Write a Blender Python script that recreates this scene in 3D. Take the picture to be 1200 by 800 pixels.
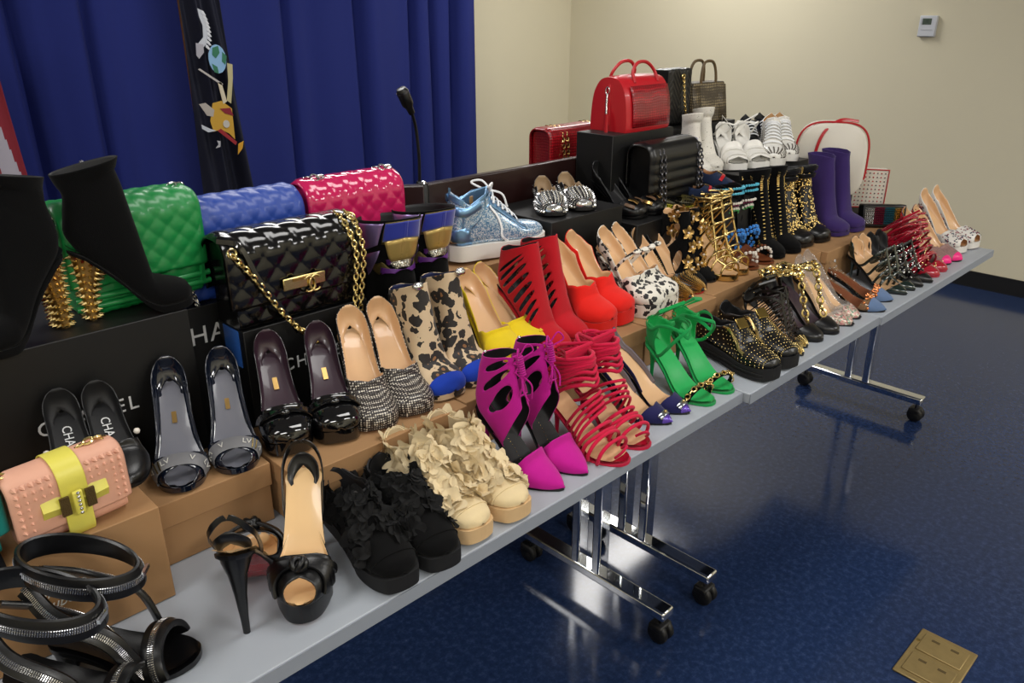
import bpy, bmesh, math, random
import numpy as np
from mathutils import Vector, Matrix
for o in list(bpy.data.objects): bpy.data.objects.remove(o)
scene = bpy.context.scene
COL = scene.collection
PI = math.pi

# ---------------------------------------------------------------- camera
CAM_H = 1.58
cam = bpy.data.cameras.new('camera'); cam_o = bpy.data.objects.new('camera', cam); COL.objects.link(cam_o)
cam.sensor_width = 36.0; cam.lens = 929.0/1200.0*36.0; cam.clip_start = 0.02; cam.clip_end = 60
_p = math.radians(22.4576); _th = math.radians(45.53)
cam_o.location = (0, 0, CAM_H)
cam_o.rotation_euler = (PI/2-_p, 0, _th-PI/2)
scene.camera = cam_o

# ---------------------------------------------------------------- world, lights, exposure
w = bpy.data.worlds.new('world'); scene.world = w; w.use_nodes = True
w.node_tree.nodes['Background'].inputs[0].default_value = (0.9, 0.95, 1.0, 1)
w.node_tree.nodes['Background'].inputs[1].default_value = 0.25
scene.view_settings.view_transform = 'Standard'; scene.view_settings.look = 'None'
scene.view_settings.gamma = 1.0; scene.view_settings.use_curve_mapping = False
scene.view_settings.exposure = 0.32
def troffer(x, y, power, sx=1.2, sy=0.6):
    l = bpy.data.lights.new('ceiling_troffer', 'AREA'); l.shape = 'RECTANGLE'; l.size = sx; l.size_y = sy
    l.energy = power; l.color = (1.0, 0.98, 0.95)
    o = bpy.data.objects.new('ceiling_troffer', l); COL.objects.link(o); o.location = (x, y, 2.66)
    return o
for _x, _y, _w in ((-1.2, -1.7, 40), (1.3, -1.7, 40), (3.9, -1.4, 42), (-1.0, .9, 16), (1.4, .9, 14), (-.8, 3.1, 16), (1.9, 3.1, 20), (4.3, 3.2, 30)):
    troffer(_x, _y, _w)

# ---------------------------------------------------------------- materials
def lin(c):
    if isinstance(c, str):
        c = c.lstrip('#'); c = [int(c[i:i+2], 16)/255 for i in (0, 2, 4)]
        c = [v/12.92 if v <= .04045 else ((v+.055)/1.055)**2.4 for v in c]
    return (c[0], c[1], c[2], 1.0)
MATS = {}
def mat(name, col, rough=.5, metal=0., coat=0., sheen=0., bump=0., bscale=200., spec=.5, vary=0., vscale=20., alpha=1., trans=0., emit=None):
    if name in MATS: return MATS[name]
    m = bpy.data.materials.new(name); m.use_nodes = True; nt = m.node_tree
    b = nt.nodes['Principled BSDF']
    b.inputs['Base Color'].default_value = lin(col); b.inputs['Roughness'].default_value = rough
    b.inputs['Metallic'].default_value = metal; b.inputs['Coat Weight'].default_value = coat
    b.inputs['Coat Roughness'].default_value = .06
    b.inputs['Sheen Weight'].default_value = sheen; b.inputs['Specular IOR Level'].default_value = spec
    b.inputs['Alpha'].default_value = alpha; b.inputs['Transmission Weight'].default_value = trans
    if emit: b.inputs['Emission Color'].default_value = lin(emit); b.inputs['Emission Strength'].default_value = 1.
    tc = nt.nodes.new('ShaderNodeTexCoord')
    if vary:
        n = nt.nodes.new('ShaderNodeTexNoise'); n.inputs['Scale'].default_value = vscale; n.inputs['Detail'].default_value = 4
        nt.links.new(tc.outputs['Object'], n.inputs['Vector'])
        mx = nt.nodes.new('ShaderNodeMix'); mx.data_type = 'RGBA'
        c = lin(col)
        mx.inputs[6].default_value = tuple(v*(1-vary) for v in c[:3])+(1,)
        mx.inputs[7].default_value = tuple(min(1, v*(1+vary)) for v in c[:3])+(1,)
        nt.links.new(n.outputs['Fac'], mx.inputs[0]); nt.links.new(mx.outputs[2], b.inputs['Base Color'])
    if bump:
        n = nt.nodes.new('ShaderNodeTexNoise'); n.inputs['Scale'].default_value = bscale; n.inputs['Detail'].default_value = 3
        nt.links.new(tc.outputs['Object'], n.inputs['Vector'])
        bp = nt.nodes.new('ShaderNodeBump'); bp.inputs['Strength'].default_value = bump; bp.inputs['Distance'].default_value = .002
        nt.links.new(n.outputs['Fac'], bp.inputs['Height']); nt.links.new(bp.outputs['Normal'], b.inputs['Normal'])
    MATS[name] = m; return m
def nodes_of(m): return m.node_tree.nodes, m.node_tree.links, m.node_tree.nodes['Principled BSDF']
def ramp(nt, stops, interp='LINEAR'):
    r = nt.nodes.new('ShaderNodeValToRGB'); cr_ = r.color_ramp; cr_.interpolation = interp
    while len(cr_.elements) < len(stops): cr_.elements.new(.5)
    for e, (p, c) in zip(cr_.elements, stops): e.position = p; e.color = lin(c)
    return r
def mat_spots(name, ground, inner, dark, scale=45., rough=.6, metal=0., r0=.16, r1=.34, sheen=.2):
    """rosette print: dark broken rings with a tinted middle on a pale ground"""
    m = mat(name, ground, rough, metal, sheen=sheen); N, K, b = nodes_of(m); nt = m.node_tree
    tc = N.new('ShaderNodeTexCoord'); nz = N.new('ShaderNodeTexNoise'); nz.inputs['Scale'].default_value = scale*.9
    K.new(tc.outputs['Object'], nz.inputs['Vector'])
    mx = N.new('ShaderNodeMix'); mx.data_type = 'VECTOR'; mx.inputs[0].default_value = .022
    K.new(tc.outputs['Object'], mx.inputs[4]); K.new(nz.outputs['Color'], mx.inputs[5])
    v = N.new('ShaderNodeTexVoronoi'); v.inputs['Scale'].default_value = scale; v.inputs['Randomness'].default_value = .85
    K.new(mx.outputs[1], v.inputs['Vector'])
    n2 = N.new('ShaderNodeTexNoise'); n2.inputs['Scale'].default_value = scale*1.7; K.new(tc.outputs['Object'], n2.inputs['Vector'])
    a = N.new('ShaderNodeMath'); a.operation = 'MULTIPLY_ADD'; a.inputs[1].default_value = .45; K.new(n2.outputs['Fac'], a.inputs[0]); K.new(v.outputs['Distance'], a.inputs[2])
    r = ramp(nt, [(0, inner if r0 > 0 else dark), (r0+.2, dark), (r1+.25, ground)], 'CONSTANT')
    K.new(a.outputs[0], r.inputs['Fac']); K.new(r.outputs['Color'], b.inputs['Base Color'])
    return m
def mat_glitter(name, cols, scale=450., rough=.25, metal=.8):
    m = mat(name, cols[0], rough, metal); N, K, b = nodes_of(m); nt = m.node_tree
    tc = N.new('ShaderNodeTexCoord'); v = N.new('ShaderNodeTexVoronoi'); v.inputs['Scale'].default_value = scale
    K.new(tc.outputs['Object'], v.inputs['Vector'])
    sp = N.new('ShaderNodeSeparateColor'); K.new(v.outputs['Color'], sp.inputs[0])
    r = ramp(nt, [(i/len(cols), c) for i, c in enumerate(cols)], 'CONSTANT')
    K.new(sp.outputs[0], r.inputs['Fac']); K.new(r.outputs['Color'], b.inputs['Base Color'])
    bp = N.new('ShaderNodeBump'); bp.inputs['Strength'].default_value = .7; bp.inputs['Distance'].default_value = .003
    K.new(sp.outputs[1], bp.inputs['Height']); K.new(bp.outputs['Normal'], b.inputs['Normal'])
    return m
def mat_scales(name, light, dark, scale=170., rough=.35, metal=0., coat=.3, warp=.012):
    """snake skin: rows of small scales in shifting pale and dark bands"""
    m = mat(name, light, rough, metal, coat); N, K, b = nodes_of(m); nt = m.node_tree
    tc = N.new('ShaderNodeTexCoord'); nz = N.new('ShaderNodeTexNoise'); nz.inputs['Scale'].default_value = 14
    K.new(tc.outputs['Object'], nz.inputs['Vector'])
    mx = N.new('ShaderNodeMix'); mx.data_type = 'VECTOR'; mx.inputs[0].default_value = warp
    K.new(tc.outputs['Object'], mx.inputs[4]); K.new(nz.outputs['Color'], mx.inputs[5])
    v = N.new('ShaderNodeTexVoronoi'); v.inputs['Scale'].default_value = scale; v.inputs['Randomness'].default_value = .12; v.distance = 'MANHATTAN'
    K.new(mx.outputs[1], v.inputs['Vector'])
    r = ramp(nt, [(0, light), (.42, light), (.6, dark)])
    K.new(v.outputs['Distance'], r.inputs['Fac']); K.new(r.outputs['Color'], b.inputs['Base Color'])
    bp = N.new('ShaderNodeBump'); bp.inputs['Strength'].default_value = .5; bp.inputs['Distance'].default_value = .002; bp.invert = True
    K.new(v.outputs['Distance'], bp.inputs['Height']); K.new(bp.outputs['Normal'], b.inputs['Normal'])
    return m

# ---------------------------------------------------------------- mesh builder
def cr(pts, n, closed=False):
    """smooth (Catmull-Rom) resampling of control rows"""
    P = np.asarray(pts, float); m = len(P)
    if m == 2 and not closed:
        t = np.linspace(0, 1, n)[:, None]; return P[0]*(1-t)+P[1]*t
    s = np.linspace(0, m if closed else m-1, n, endpoint=not closed)
    i = np.minimum(s.astype(int), (m-1) if closed else m-2); f = (s-i)[:, None]
    g = (lambda k: P[k % m]) if closed else (lambda k: np.where((k < 0)[:, None], 2*P[0]-P[1], np.where((k > m-1)[:, None], 2*P[-1]-P[-2], P[np.clip(k, 0, m-1)])))
    a, b, c, d = g(i-1), g(i), g(i+1), g(i+2)
    return .5*((2*b)+(c-a)*f+(2*a-5*b+4*c-d)*f**2+(3*b-a-3*c+d)*f**3)
def unit(v):
    v = np.asarray(v, float); return v/np.maximum(np.linalg.norm(v, axis=-1, keepdims=True), 1e-9)
class MB:
    def __init__(s): s.v = []; s.f = []; s.m = []; s.n = 0
    def add(s, V, F, mi=0):
        V = np.asarray(V, float).reshape(-1, 3); o = s.n; s.v.append(V); s.n += len(V)
        s.f += [tuple(int(k)+o for k in q) for q in F]; s.m += [mi]*len(F) if isinstance(mi, int) else list(mi)
        return s
    def grid(s, P, mi=0, ca=False, cb=False, flip=False):
        P = np.asarray(P, float); a, b = P.shape[:2]; F = []
        for i in range(a if ca else a-1):
            for j in range(b if cb else b-1):
                q = (i*b+j, i*b+(j+1) % b, ((i+1) % a)*b+(j+1) % b, ((i+1) % a)*b+j)
                F.append(q[::-1] if flip else q)
        return s.add(P.reshape(-1, 3), F, mi)
    def box(s, c, d, mi=0, rz=0., R=None):
        V = np.array([[x, y, z] for x in (-.5, .5) for y in (-.5, .5) for z in (-.5, .5)])*np.asarray(d, float)
        if rz: R = np.array(Matrix.Rotation(rz, 3, 'Z'))
        if R is not None: V = V@np.asarray(R).T
        F = [(0, 1, 3, 2), (4, 6, 7, 5), (0, 4, 5, 1), (2, 3, 7, 6), (0, 2, 6, 4), (1, 5, 7, 3)]
        return s.add(V+np.asarray(c, float), F, mi)
    def tube(s, path, r=.002, n=8, closed=False, mi=0, flat=None, nrm=None, caps=True):
        """round tube, or a band of width 2*r and thickness 2*flat lying along normals nrm"""
        P = np.asarray(path, float); k = len(P)
        T = unit(np.roll(P, -1, 0)-np.roll(P, 1, 0)) if closed else unit(np.gradient(P, axis=0))
        if nrm is None:
            N = np.zeros_like(P); u = np.cross(T[0], (0, 0, 1.)); 
            if np.linalg.norm(u) < .05: u = np.cross(T[0], (1., 0, 0))
            u = unit(u)
            for i in range(k): u = unit(u-T[i]*np.dot(u, T[i])); N[i] = u
        else: N = np.broadcast_to(np.asarray(nrm, float), P.shape); N = unit(N-T*np.sum(N*T, 1, keepdims=True))
        B = np.cross(T, N); R = np.broadcast_to(np.asarray(r, float), (k,))
        fl = R if flat is None else np.broadcast_to(np.asarray(flat, float), (k,))
        a = np.linspace(0, 2*PI, n, endpoint=False)
        if flat is None: ca, sa = np.cos(a), np.sin(a)
        else:
            ca = np.sign(np.cos(a))*np.abs(np.cos(a))**.5; sa = np.sign(np.sin(a))*np.abs(np.sin(a))**.5
        V = P[:, None]+B[:, None]*(ca[None, :, None]*R[:, None, None])+N[:, None]*(sa[None, :, None]*fl[:, None, None])
        o = s.n; s.grid(V, mi, ca=closed, cb=True)
        if not closed and caps:
            s.f.append(tuple(o+j for j in range(n))[::-1]); s.f.append(tuple(o+(k-1)*n+j for j in range(n))); s.m += [mi, mi]
        return s
    def loft(s, rings, mi=0, caps=True):
        R = np.asarray(rings, float); o = s.n; k, n = R.shape[:2]; s.grid(R, mi, cb=True)
        if caps:
            s.f.append(tuple(o+j for j in range(n))[::-1]); s.f.append(tuple(o+(k-1)*n+j for j in range(n))); s.m += [mi, mi]
        return s
    def lathe(s, prof, n=16, mi=0, c=(0, 0, 0), axis='Z', sx=1., sy=1.):
        a = np.linspace(0, 2*PI, n, endpoint=False); pr = np.asarray(prof, float)
        V = np.stack([pr[:, 0:1]*np.cos(a)*sx, pr[:, 0:1]*np.sin(a)*sy, np.repeat(pr[:, 1:2], n, 1)], -1)
        if axis == 'Y': V = V[..., [0, 2, 1]]
        if axis == 'X': V = V[..., [2, 0, 1]]
        return s.loft(V+np.asarray(c, float), mi)
    def sphere(s, c, r, n=8, mi=0, sc=(1, 1, 1)):
        a = np.linspace(0, PI, n//2+1); pr = np.stack([np.sin(a), np.cos(a)], 1)
        b = np.linspace(0, 2*PI, n, endpoint=False)
        V = np.stack([pr[:, 0:1]*np.cos(b), pr[:, 0:1]*np.sin(b), np.repeat(pr[:, 1:2], n, 1)], -1)*r*np.asarray(sc)
        return s.grid(V+np.asarray(c, float), mi, cb=True)
    def inst(s, V, F, pos, nrm, scale=1., tang=None, mi=0):
        """copies of a small template (z up) at points along normals"""
        pos = np.asarray(pos, float).reshape(-1, 3); N = unit(np.broadcast_to(nrm, pos.shape))
        ref = np.where(np.abs(N[:, 2:3]) < .9, np.array([[0, 0, 1.]]), np.array([[1., 0, 0]])) if tang is None else np.broadcast_to(tang, pos.shape)
        X = unit(np.cross(ref, N)) if tang is None else unit(ref-N*np.sum(ref*N, 1, keepdims=True)); Y = np.cross(N, X)
        V = np.asarray(V, float); sc = np.broadcast_to(np.asarray(scale, float), (len(pos),))
        W = pos[:, None]+sc[:, None, None]*(X[:, None]*V[None, :, 0:1]+Y[:, None]*V[None, :, 1:2]+N[:, None]*V[None, :, 2:3])
        k = len(V); FF = [tuple(i+q*k for i in f) for q in range(len(pos)) for f in F]
        return s.add(W, FF, mi)
    def poly(s, pts, h, mi=0, z=0.):
        """flat polygon in xy extruded up by h"""
        P = np.asarray(pts, float); n = len(P)
        V = np.vstack([np.c_[P, np.full(n, z)], np.c_[P, np.full(n, z+h)]])
        F = [tuple(range(n))[::-1], tuple(range(n, 2*n))]+[(i, (i+1) % n, n+(i+1) % n, n+i) for i in range(n)]
        return s.add(V, F, mi)
    def xf(s, M):
        M = np.asarray(M, float)
        s.v = [v@M[:3, :3].T+M[:3, 3] for v in s.v]; return s
    def mesh(s, name, mats, smooth=True, weld=0.):
        me = bpy.data.meshes.new(name); V = np.vstack(s.v) if s.v else np.zeros((0, 3))
        me.from_pydata(V.tolist(), [], s.f)
        for m in (mats if isinstance(mats, (list, tuple)) else [mats]): me.materials.append(m)
        me.polygons.foreach_set('material_index', s.m)
        if weld:
            bm = bmesh.new(); bm.from_mesh(me); bmesh.ops.remove_doubles(bm, verts=bm.verts, dist=weld)
            bmesh.ops.dissolve_degenerate(bm, dist=1e-6, edges=bm.edges); bm.to_mesh(me); bm.free()
        if smooth: me.polygons.foreach_set('use_smooth', [True]*len(me.polygons)); me.set_sharp_from_angle(angle=math.radians(48))
        me.update(); return me
    def build(s, name, mats, parent=None, smooth=True, weld=0., bevel=0., solid=0., smat=None, stuff=False, sub=0):
        me = s.mesh(name, mats, smooth, weld); o = bpy.data.objects.new(name, me); COL.objects.link(o)
        if parent: o.parent = parent
        if solid:
            d = o.modifiers.new('thickness', 'SOLIDIFY'); d.thickness = solid; d.offset = -1
            if smat is not None: me.materials.append(smat); d.material_offset = len(me.materials)-1
        if bevel:
            d = o.modifiers.new('bevel', 'BEVEL'); d.width = bevel; d.segments = 2; d.limit_method = 'ANGLE'; d.angle_limit = math.radians(40)
        if sub: d = o.modifiers.new('sub', 'SUBSURF'); d.levels = sub; d.render_levels = sub
        if stuff: o['kind'] = 'stuff'
        return o
def empty(name, loc=(0, 0, 0), rz=0.):
    o = bpy.data.objects.new(name, None); COL.objects.link(o); o.location = loc; o.rotation_euler = (0, 0, rz); o.empty_display_size = .05
    return o
def tag(o, label, cat, group=None):
    o['label'] = label; o['category'] = cat
    if group: o['group'] = group
    return o
def struct(o): o['kind'] = 'structure'; return o
def copy_tree(o, parent=None):
    c = o.copy(); COL.objects.link(c); c.parent = parent
    for ch in o.children: copy_tree(ch, c)
    return c
def text_mb(txt, size, depth=.0008, font_space=1.0):
    """letters as a thin mesh in the xy plane"""
    cu = bpy.data.curves.new('lettering', 'FONT'); cu.body = txt; cu.size = size; cu.extrude = depth; cu.space_character = font_space
    cu.align_x = 'CENTER'; cu.align_y = 'CENTER'; cu.resolution_u = 3
    o = bpy.data.objects.new('lettering', cu); COL.objects.link(o); dg = bpy.context.evaluated_depsgraph_get()
    me = bpy.data.meshes.new_from_object(o.evaluated_get(dg)); 
    b = MB(); b.add([v.co[:] for v in me.vertices], [tuple(p.vertices) for p in me.polygons])
    bpy.data.objects.remove(o); bpy.data.curves.remove(cu); bpy.data.meshes.remove(me)
    return b
def text_part(parent, name, txt, size, M, m, depth=.0004):
    o = text_mb(txt, size, depth).build(name, m, parent, smooth=False); o.matrix_basis = Matrix([list(r_) for r_ in M]); return o
def unmirror(o):
    for c in o.children:
        if 'letter' in c.name:
            m_ = c.matrix_basis.copy(); sx = abs(m_[1][0]) > abs(m_[1][1]); c.matrix_basis = m_ @ Matrix.Diagonal((-1 if sx else 1, 1 if sx else -1, 1, 1))
        unmirror(c)
def frame(o, x, y):
    """4x4 with columns x, y, x cross y and origin o"""
    x = unit(x); y = np.asarray(y, float); y = unit(y-x*np.dot(x, y)); z = np.cross(x, y)
    M = np.eye(4); M[:3, 0] = x; M[:3, 1] = y; M[:3, 2] = z; M[:3, 3] = o; return M
CONE = ([(0, 0, 1)]+[(math.cos(a)*.5, math.sin(a)*.5, 0) for a in np.linspace(0, 2*PI, 6, endpoint=False)], [(0, 1+i, 1+(i+1) % 6) for i in range(6)])
DOME = ([(math.cos(a)*.5, math.sin(a)*.5, 0) for a in np.linspace(0, 2*PI, 6, endpoint=False)]+[(math.cos(a)*.3, math.sin(a)*.3, .32) for a in np.linspace(0, 2*PI, 6, endpoint=False)]+[(0, 0, .42)],
        [(i, (i+1) % 6, 6+(i+1) % 6, 6+i) for i in range(6)]+[(6+i, 6+(i+1) % 6, 12) for i in range(6)])
PYR = ([(-.5, -.5, 0), (.5, -.5, 0), (.5, .5, 0), (-.5, .5, 0), (0, 0, .5)], [(0, 1, 4), (1, 2, 4), (2, 3, 4), (3, 0, 4)])
BAR = ([(-.8, -.35, 0), (.8, -.35, 0), (.8, .35, 0), (-.8, .35, 0), (-.6, -.2, .35), (.6, -.2, .35), (.6, .2, .35), (-.6, .2, .35)], [(0, 1, 5, 4), (1, 2, 6, 5), (2, 3, 7, 6), (3, 0, 4, 7), (4, 5, 6, 7)])
def chain(mb, path, link=.012, r=.0016, mi=0, nrm=(0, 0, 1.), fat=.62):
    """interlocked oval links along a path"""
    P = np.asarray(path, float); d = np.r_[0, np.cumsum(np.linalg.norm(np.diff(P, axis=0), axis=1))]
    k = max(2, int(d[-1]/(link*.72))); s = np.linspace(0, d[-1], k); Q = np.stack([np.interp(s, d, P[:, i]) for i in range(3)], 1)
    T = unit(np.gradient(Q, axis=0)); a = np.linspace(0, 2*PI, 10, endpoint=False)
    for i in range(k):
        N = np.asarray(nrm, float); N = unit(N-T[i]*np.dot(N, T[i])); B = np.cross(T[i], N)
        ang = math.radians(40 if i % 2 else -40); N2 = N*math.cos(ang)+B*math.sin(ang); B2 = np.cross(T[i], N2)
        C = Q[i]+np.outer(np.cos(a)*link*.5, T[i])+np.outer(np.sin(a)*link*.5*fat, B2)
        mb.tube(C, r, 5, True, mi)
    return mb
SUEDE = dict(rough=.9, sheen=.12, bump=.25, bscale=700., spec=.2, vary=.12, vscale=30)
mat('black_sole', '#0d0d0f', .45); mat('red_sole', '#a3121f', .22, coat=.6); mat('tan_sole', '#b98a5c', .5)
mat('black_leather', '#08080a', .32, bump=.08, bscale=500); mat('black_suede', '#040405', .95, sheen=.04, bump=.3, bscale=700, spec=.15, vary=.2, vscale=40)
mat('black_patent', '#08080a', .08, coat=1.); mat('navy_patent', '#0c1322', .09, coat=1.)
mat('nude', '#dbb286', .32, coat=.45, vary=.06, vscale=18); mat('cream_leather', '#e6c08c', .3, coat=.4, vary=.05)
mat('gold', '#dbc182', .25, 1.); mat('pale_gold', '#e0c98a', .22, 1.); mat('silver', '#d8d8d8', .2, 1.); mat('steel_dark', '#6a6a70', .3, 1.); mat('chrome', '#e8eaec', .06, 1.)
mat('rose_gold', '#d98a5a', .22, 1.); mat('antique_gold', '#b5935a', .32, 1., vary=.25, vscale=60)
mat('purple_inner', '#33202c', .35, coat=.3); mat('grey_inner', '#6c6d76', .3, coat=.3); mat('black_inner', '#101012', .6)
mat('white_leather', '#eceae4', .4, coat=.1); mat('white_rubber', '#e6e3dc', .6); mat('cream_suede', '#dcc79c', **SUEDE); mat('beige_rubber', '#d2b082', .7)
mat('yellow_suede', '#dcc11e', **SUEDE); mat('red_suede', '#d81f16', **SUEDE); mat('crimson_suede', '#b3121f', **SUEDE); mat('fuchsia_suede', '#b8178a', **SUEDE)
mat('hot_pink_suede', '#c4153f', **SUEDE); mat('hot_pink', '#e81f7d', .4); mat('navy_suede', '#1b1b4a', **SUEDE); mat('green_suede', '#16944a', **SUEDE); mat('green_leather', '#1fa352', .4)
mat('purple_suede', '#37265f', **SUEDE); mat('blue_suede', '#1c3fae', **SUEDE); mat('slate_suede', '#5d7396', **SUEDE); mat('crimson_patent', '#a01028', .15, coat=.8)
mat('purple_snake', '#5a3aa8', .25, .4, coat=.6, bump=.6, bscale=260); mat('clear_plastic', '#9c7a58', .05, alpha=.28, coat=.5); mat('clear_grey', '#b9b4b0', .06, alpha=.3, coat=.6)
mat('black_rubber', '#0c0c0e', .7); mat('box_brown', '#a37c53', .75, vary=.08, vscale=8); mat('box_black', '#070708', .5, vary=.1); mat('print_white', '#dcdcdc', .6)
mat('navy_velvet', '#18243f', **SUEDE); mat('wine_velvet', '#3f1420', **SUEDE); mat('turquoise', '#54b4cf', .25, coat=.5); mat('azure', '#1c7fd6', .5, sheen=.4)
mat('pearl', '#e6dfd4', .2, coat=.6); mat('magenta_bead', '#6b1243', .15, coat=.8); mat('green_bead', '#4ba05a', .15, coat=.8); mat('brown_leather', '#6f3a1e', .45)
mat_spots('leopard', '#cdb593', '#8a5f38', '#17100d', 40., r1=.5, r0=.2); mat_spots('mono_leopard', '#ddd8cc', '#141214', '#141214', 60., r0=-.2, r1=.41)
mat_scales('python_silver', '#ded5c6', '#2a2322', 230., metal=.1); mat_scales('python_brown', '#8f8061', '#443a2a', 90., .5, coat=0.)
mat_scales('red_croc', '#b51523', '#7c0a14', 120., .35, coat=.3); mat('red_leather', '#b5131f', .38, bump=.15, bscale=400, coat=.15)
mat_glitter('blue_glitter', ['#7fa3c4', '#c4d4e2', '#5b86ad', '#e6eef4', '#8fb0cc'], metal=.35); mat('blue_metallic', '#7fa8cf', .28, .75); mat_glitter('silver_glitter', ['#8a8a86', '#d8d4c4', '#5f615c', '#ffffff', '#a8a08a'], 500)
mat('lace_white', '#eef0f2', .7); mat('lilac_foil', '#a78fca', .22, .5); mat('purple_foil', '#5f2b80', .4, .1); mat('gold_foil', '#c2a663', .3, .45); mat('bronze_mesh', '#6d6038', .4, .6, bump=.5, bscale=900); mat('cobalt', '#1d2f9c', .5, sheen=.4)
# ---------------------------------------------------------------- shoes: a last surface and the parts cut from it
TOE_W = {'point': (.002, .009, .020, .031, .038), 'almond': (.005, .016, .027, .035, .039),
         'round': (.012, .026, .035, .040, .041), 'square': (.022, .028, .033, .037, .039)}
TOE_T = {'point': (.006, .013, .023, .033, .043), 'almond': (.009, .018, .028, .037, .045),
         'round': (.016, .027, .036, .043, .049), 'square': (.010, .018, .028, .037, .045)}
class Last:
    """foot-shaped surface: u runs over rings from toe (0) round the heel (10) and up the shaft, v from the instep (0) to the sole (+-1)"""
    def __init__(s, L=.19, H=.105, P=0., toe='point', W=1., T=1., shaft=(), XA=.09, inst=0., hw=None):
        s.L, s.H, s.P = L, H, P; Wh = hw or (.93+(W-1)*.25)
        xb = .68*L
        fx = np.array([0, .25, .6, .82, 1., 2.])*xb; fz = np.array([1, .87, .42, .13, 0, 0])*H+P
        xs = np.linspace(0, 1, 60); cx_ = np.interp(xs, np.linspace(0, 1, 6), fx); cz_ = np.interp(xs, np.linspace(0, 1, 6), fz)
        k = np.ones(9)/9; cz2 = np.convolve(np.r_[[cz_[0]+(4-i)*(cz_[0]-cz_[1]) for i in range(4)], cz_, [cz_[-1]]*4], k, 'valid')
        s.zb = lambda x: np.interp(x, cx_, cz2)
        ZH = float(s.zb(0)); s.ZH = ZH
        R = []
        for xi, w_, t_ in zip((1, .97, .9, .8, .7), TOE_W[toe], TOE_T[toe]):
            z = float(s.zb(xi*L))+.005*max(0, (xi-.8)/.2)**2; R.append((xi*L, z, xi*L-.004*(1-xi), z+t_*T, w_*W, .36, 2.2, 4.5))
        a5 = np.array([.6*L+.014, float(s.zb(.6*L))+(.052+inst)*T]); a10 = np.array([XA+.003, ZH+.10])
        for k_, xi, w_ in zip(range(5, 10), (.6, .5, .4, .28, .14), (.0365, .0335, .031, .030, .0305)):
            t = a5+(a10-a5)*(k_-5)/5; R.append((xi*L, float(s.zb(xi*L)), t[0], t[1], w_*(W+(Wh-W)*(k_-4)/5), .36+.02*(k_-5), 2.2, 4.6))
        R.append((.012, ZH+.004, a10[0], a10[1], .0305*Wh, .47, 2.1, 5.))
        for dz, x, xf, zf in ((.03, .001, XA+.001, .110), (.06, .006, XA-.001, .119), (.09, .011, XA-.003, .129)):
            R.append((x, ZH+dz, xf, ZH+zf, .0295*Wh, .5, 2.1, 3.4))
        for dz, x0, x1, w_ in shaft: R.append((x0, ZH+dz, x1, ZH+dz+.022, w_, .5, 2.1, 2.1))
        s.R = np.array(R); s.n = len(R)
    def row(s, u):
        u = np.clip(np.asarray(u, float), 0, s.n-1); i = np.minimum(u.astype(int), s.n-2); f = (u-i)[..., None]; P = s.R
        g = lambda k: P[np.clip(k, 0, s.n-1)]
        a, b, c, d = g(i-1), g(i), g(i+1), g(i+2)
        return .5*((2*b)+(c-a)*f+(2*a-5*b+4*c-d)*f**2+(3*b-a-3*c+d)*f**3)
    def pt(s, u, v, off=0.):
        u, v = np.broadcast_arrays(np.asarray(u, float), np.asarray(v, float))
        r = s.row(u); B = r[..., 0:2]; T = r[..., 2:4]; w_ = np.maximum(r[..., 4], .001); k = r[..., 5]
        a = np.abs(v)*PI; ca, sa = np.cos(a), np.sin(a); n = np.where(ca >= 0, r[..., 6], r[..., 7])
        y = np.sign(v)*w_*np.abs(sa)**(2/n); h = np.sign(ca)*np.abs(ca)**(2/n)*np.where(ca >= 0, 1-k, k)
        C = B+(T-B)*k[..., None]; p = C+(T-B)*h[..., None]
        q = np.stack([p[..., 0], y, p[..., 1]], -1)
        if np.any(off): q = q+s.nrm(u, v)*np.asarray(off)[..., None] if np.ndim(off) else q+s.nrm(u, v)*off
        return q
    def nrm(s, u, v):
        e = .02; du = s.pt(np.clip(u+e, 0, s.n-1), v)-s.pt(np.clip(u-e, 0, s.n-1), v); dv = s.pt(u, v+e)-s.pt(u, v-e)
        n = unit(np.cross(dv, du)); r = s.row(u); C = r[..., 0:2]+(r[..., 2:4]-r[..., 0:2])*r[..., 5:6]
        q = s.pt(u, v); o = np.stack([q[..., 0]-C[..., 0], q[..., 1], q[..., 2]-C[..., 1]], -1)
        sg = np.sign(np.sum(n*o, -1, keepdims=True)); sg[sg == 0] = 1
        return n*sg
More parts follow.
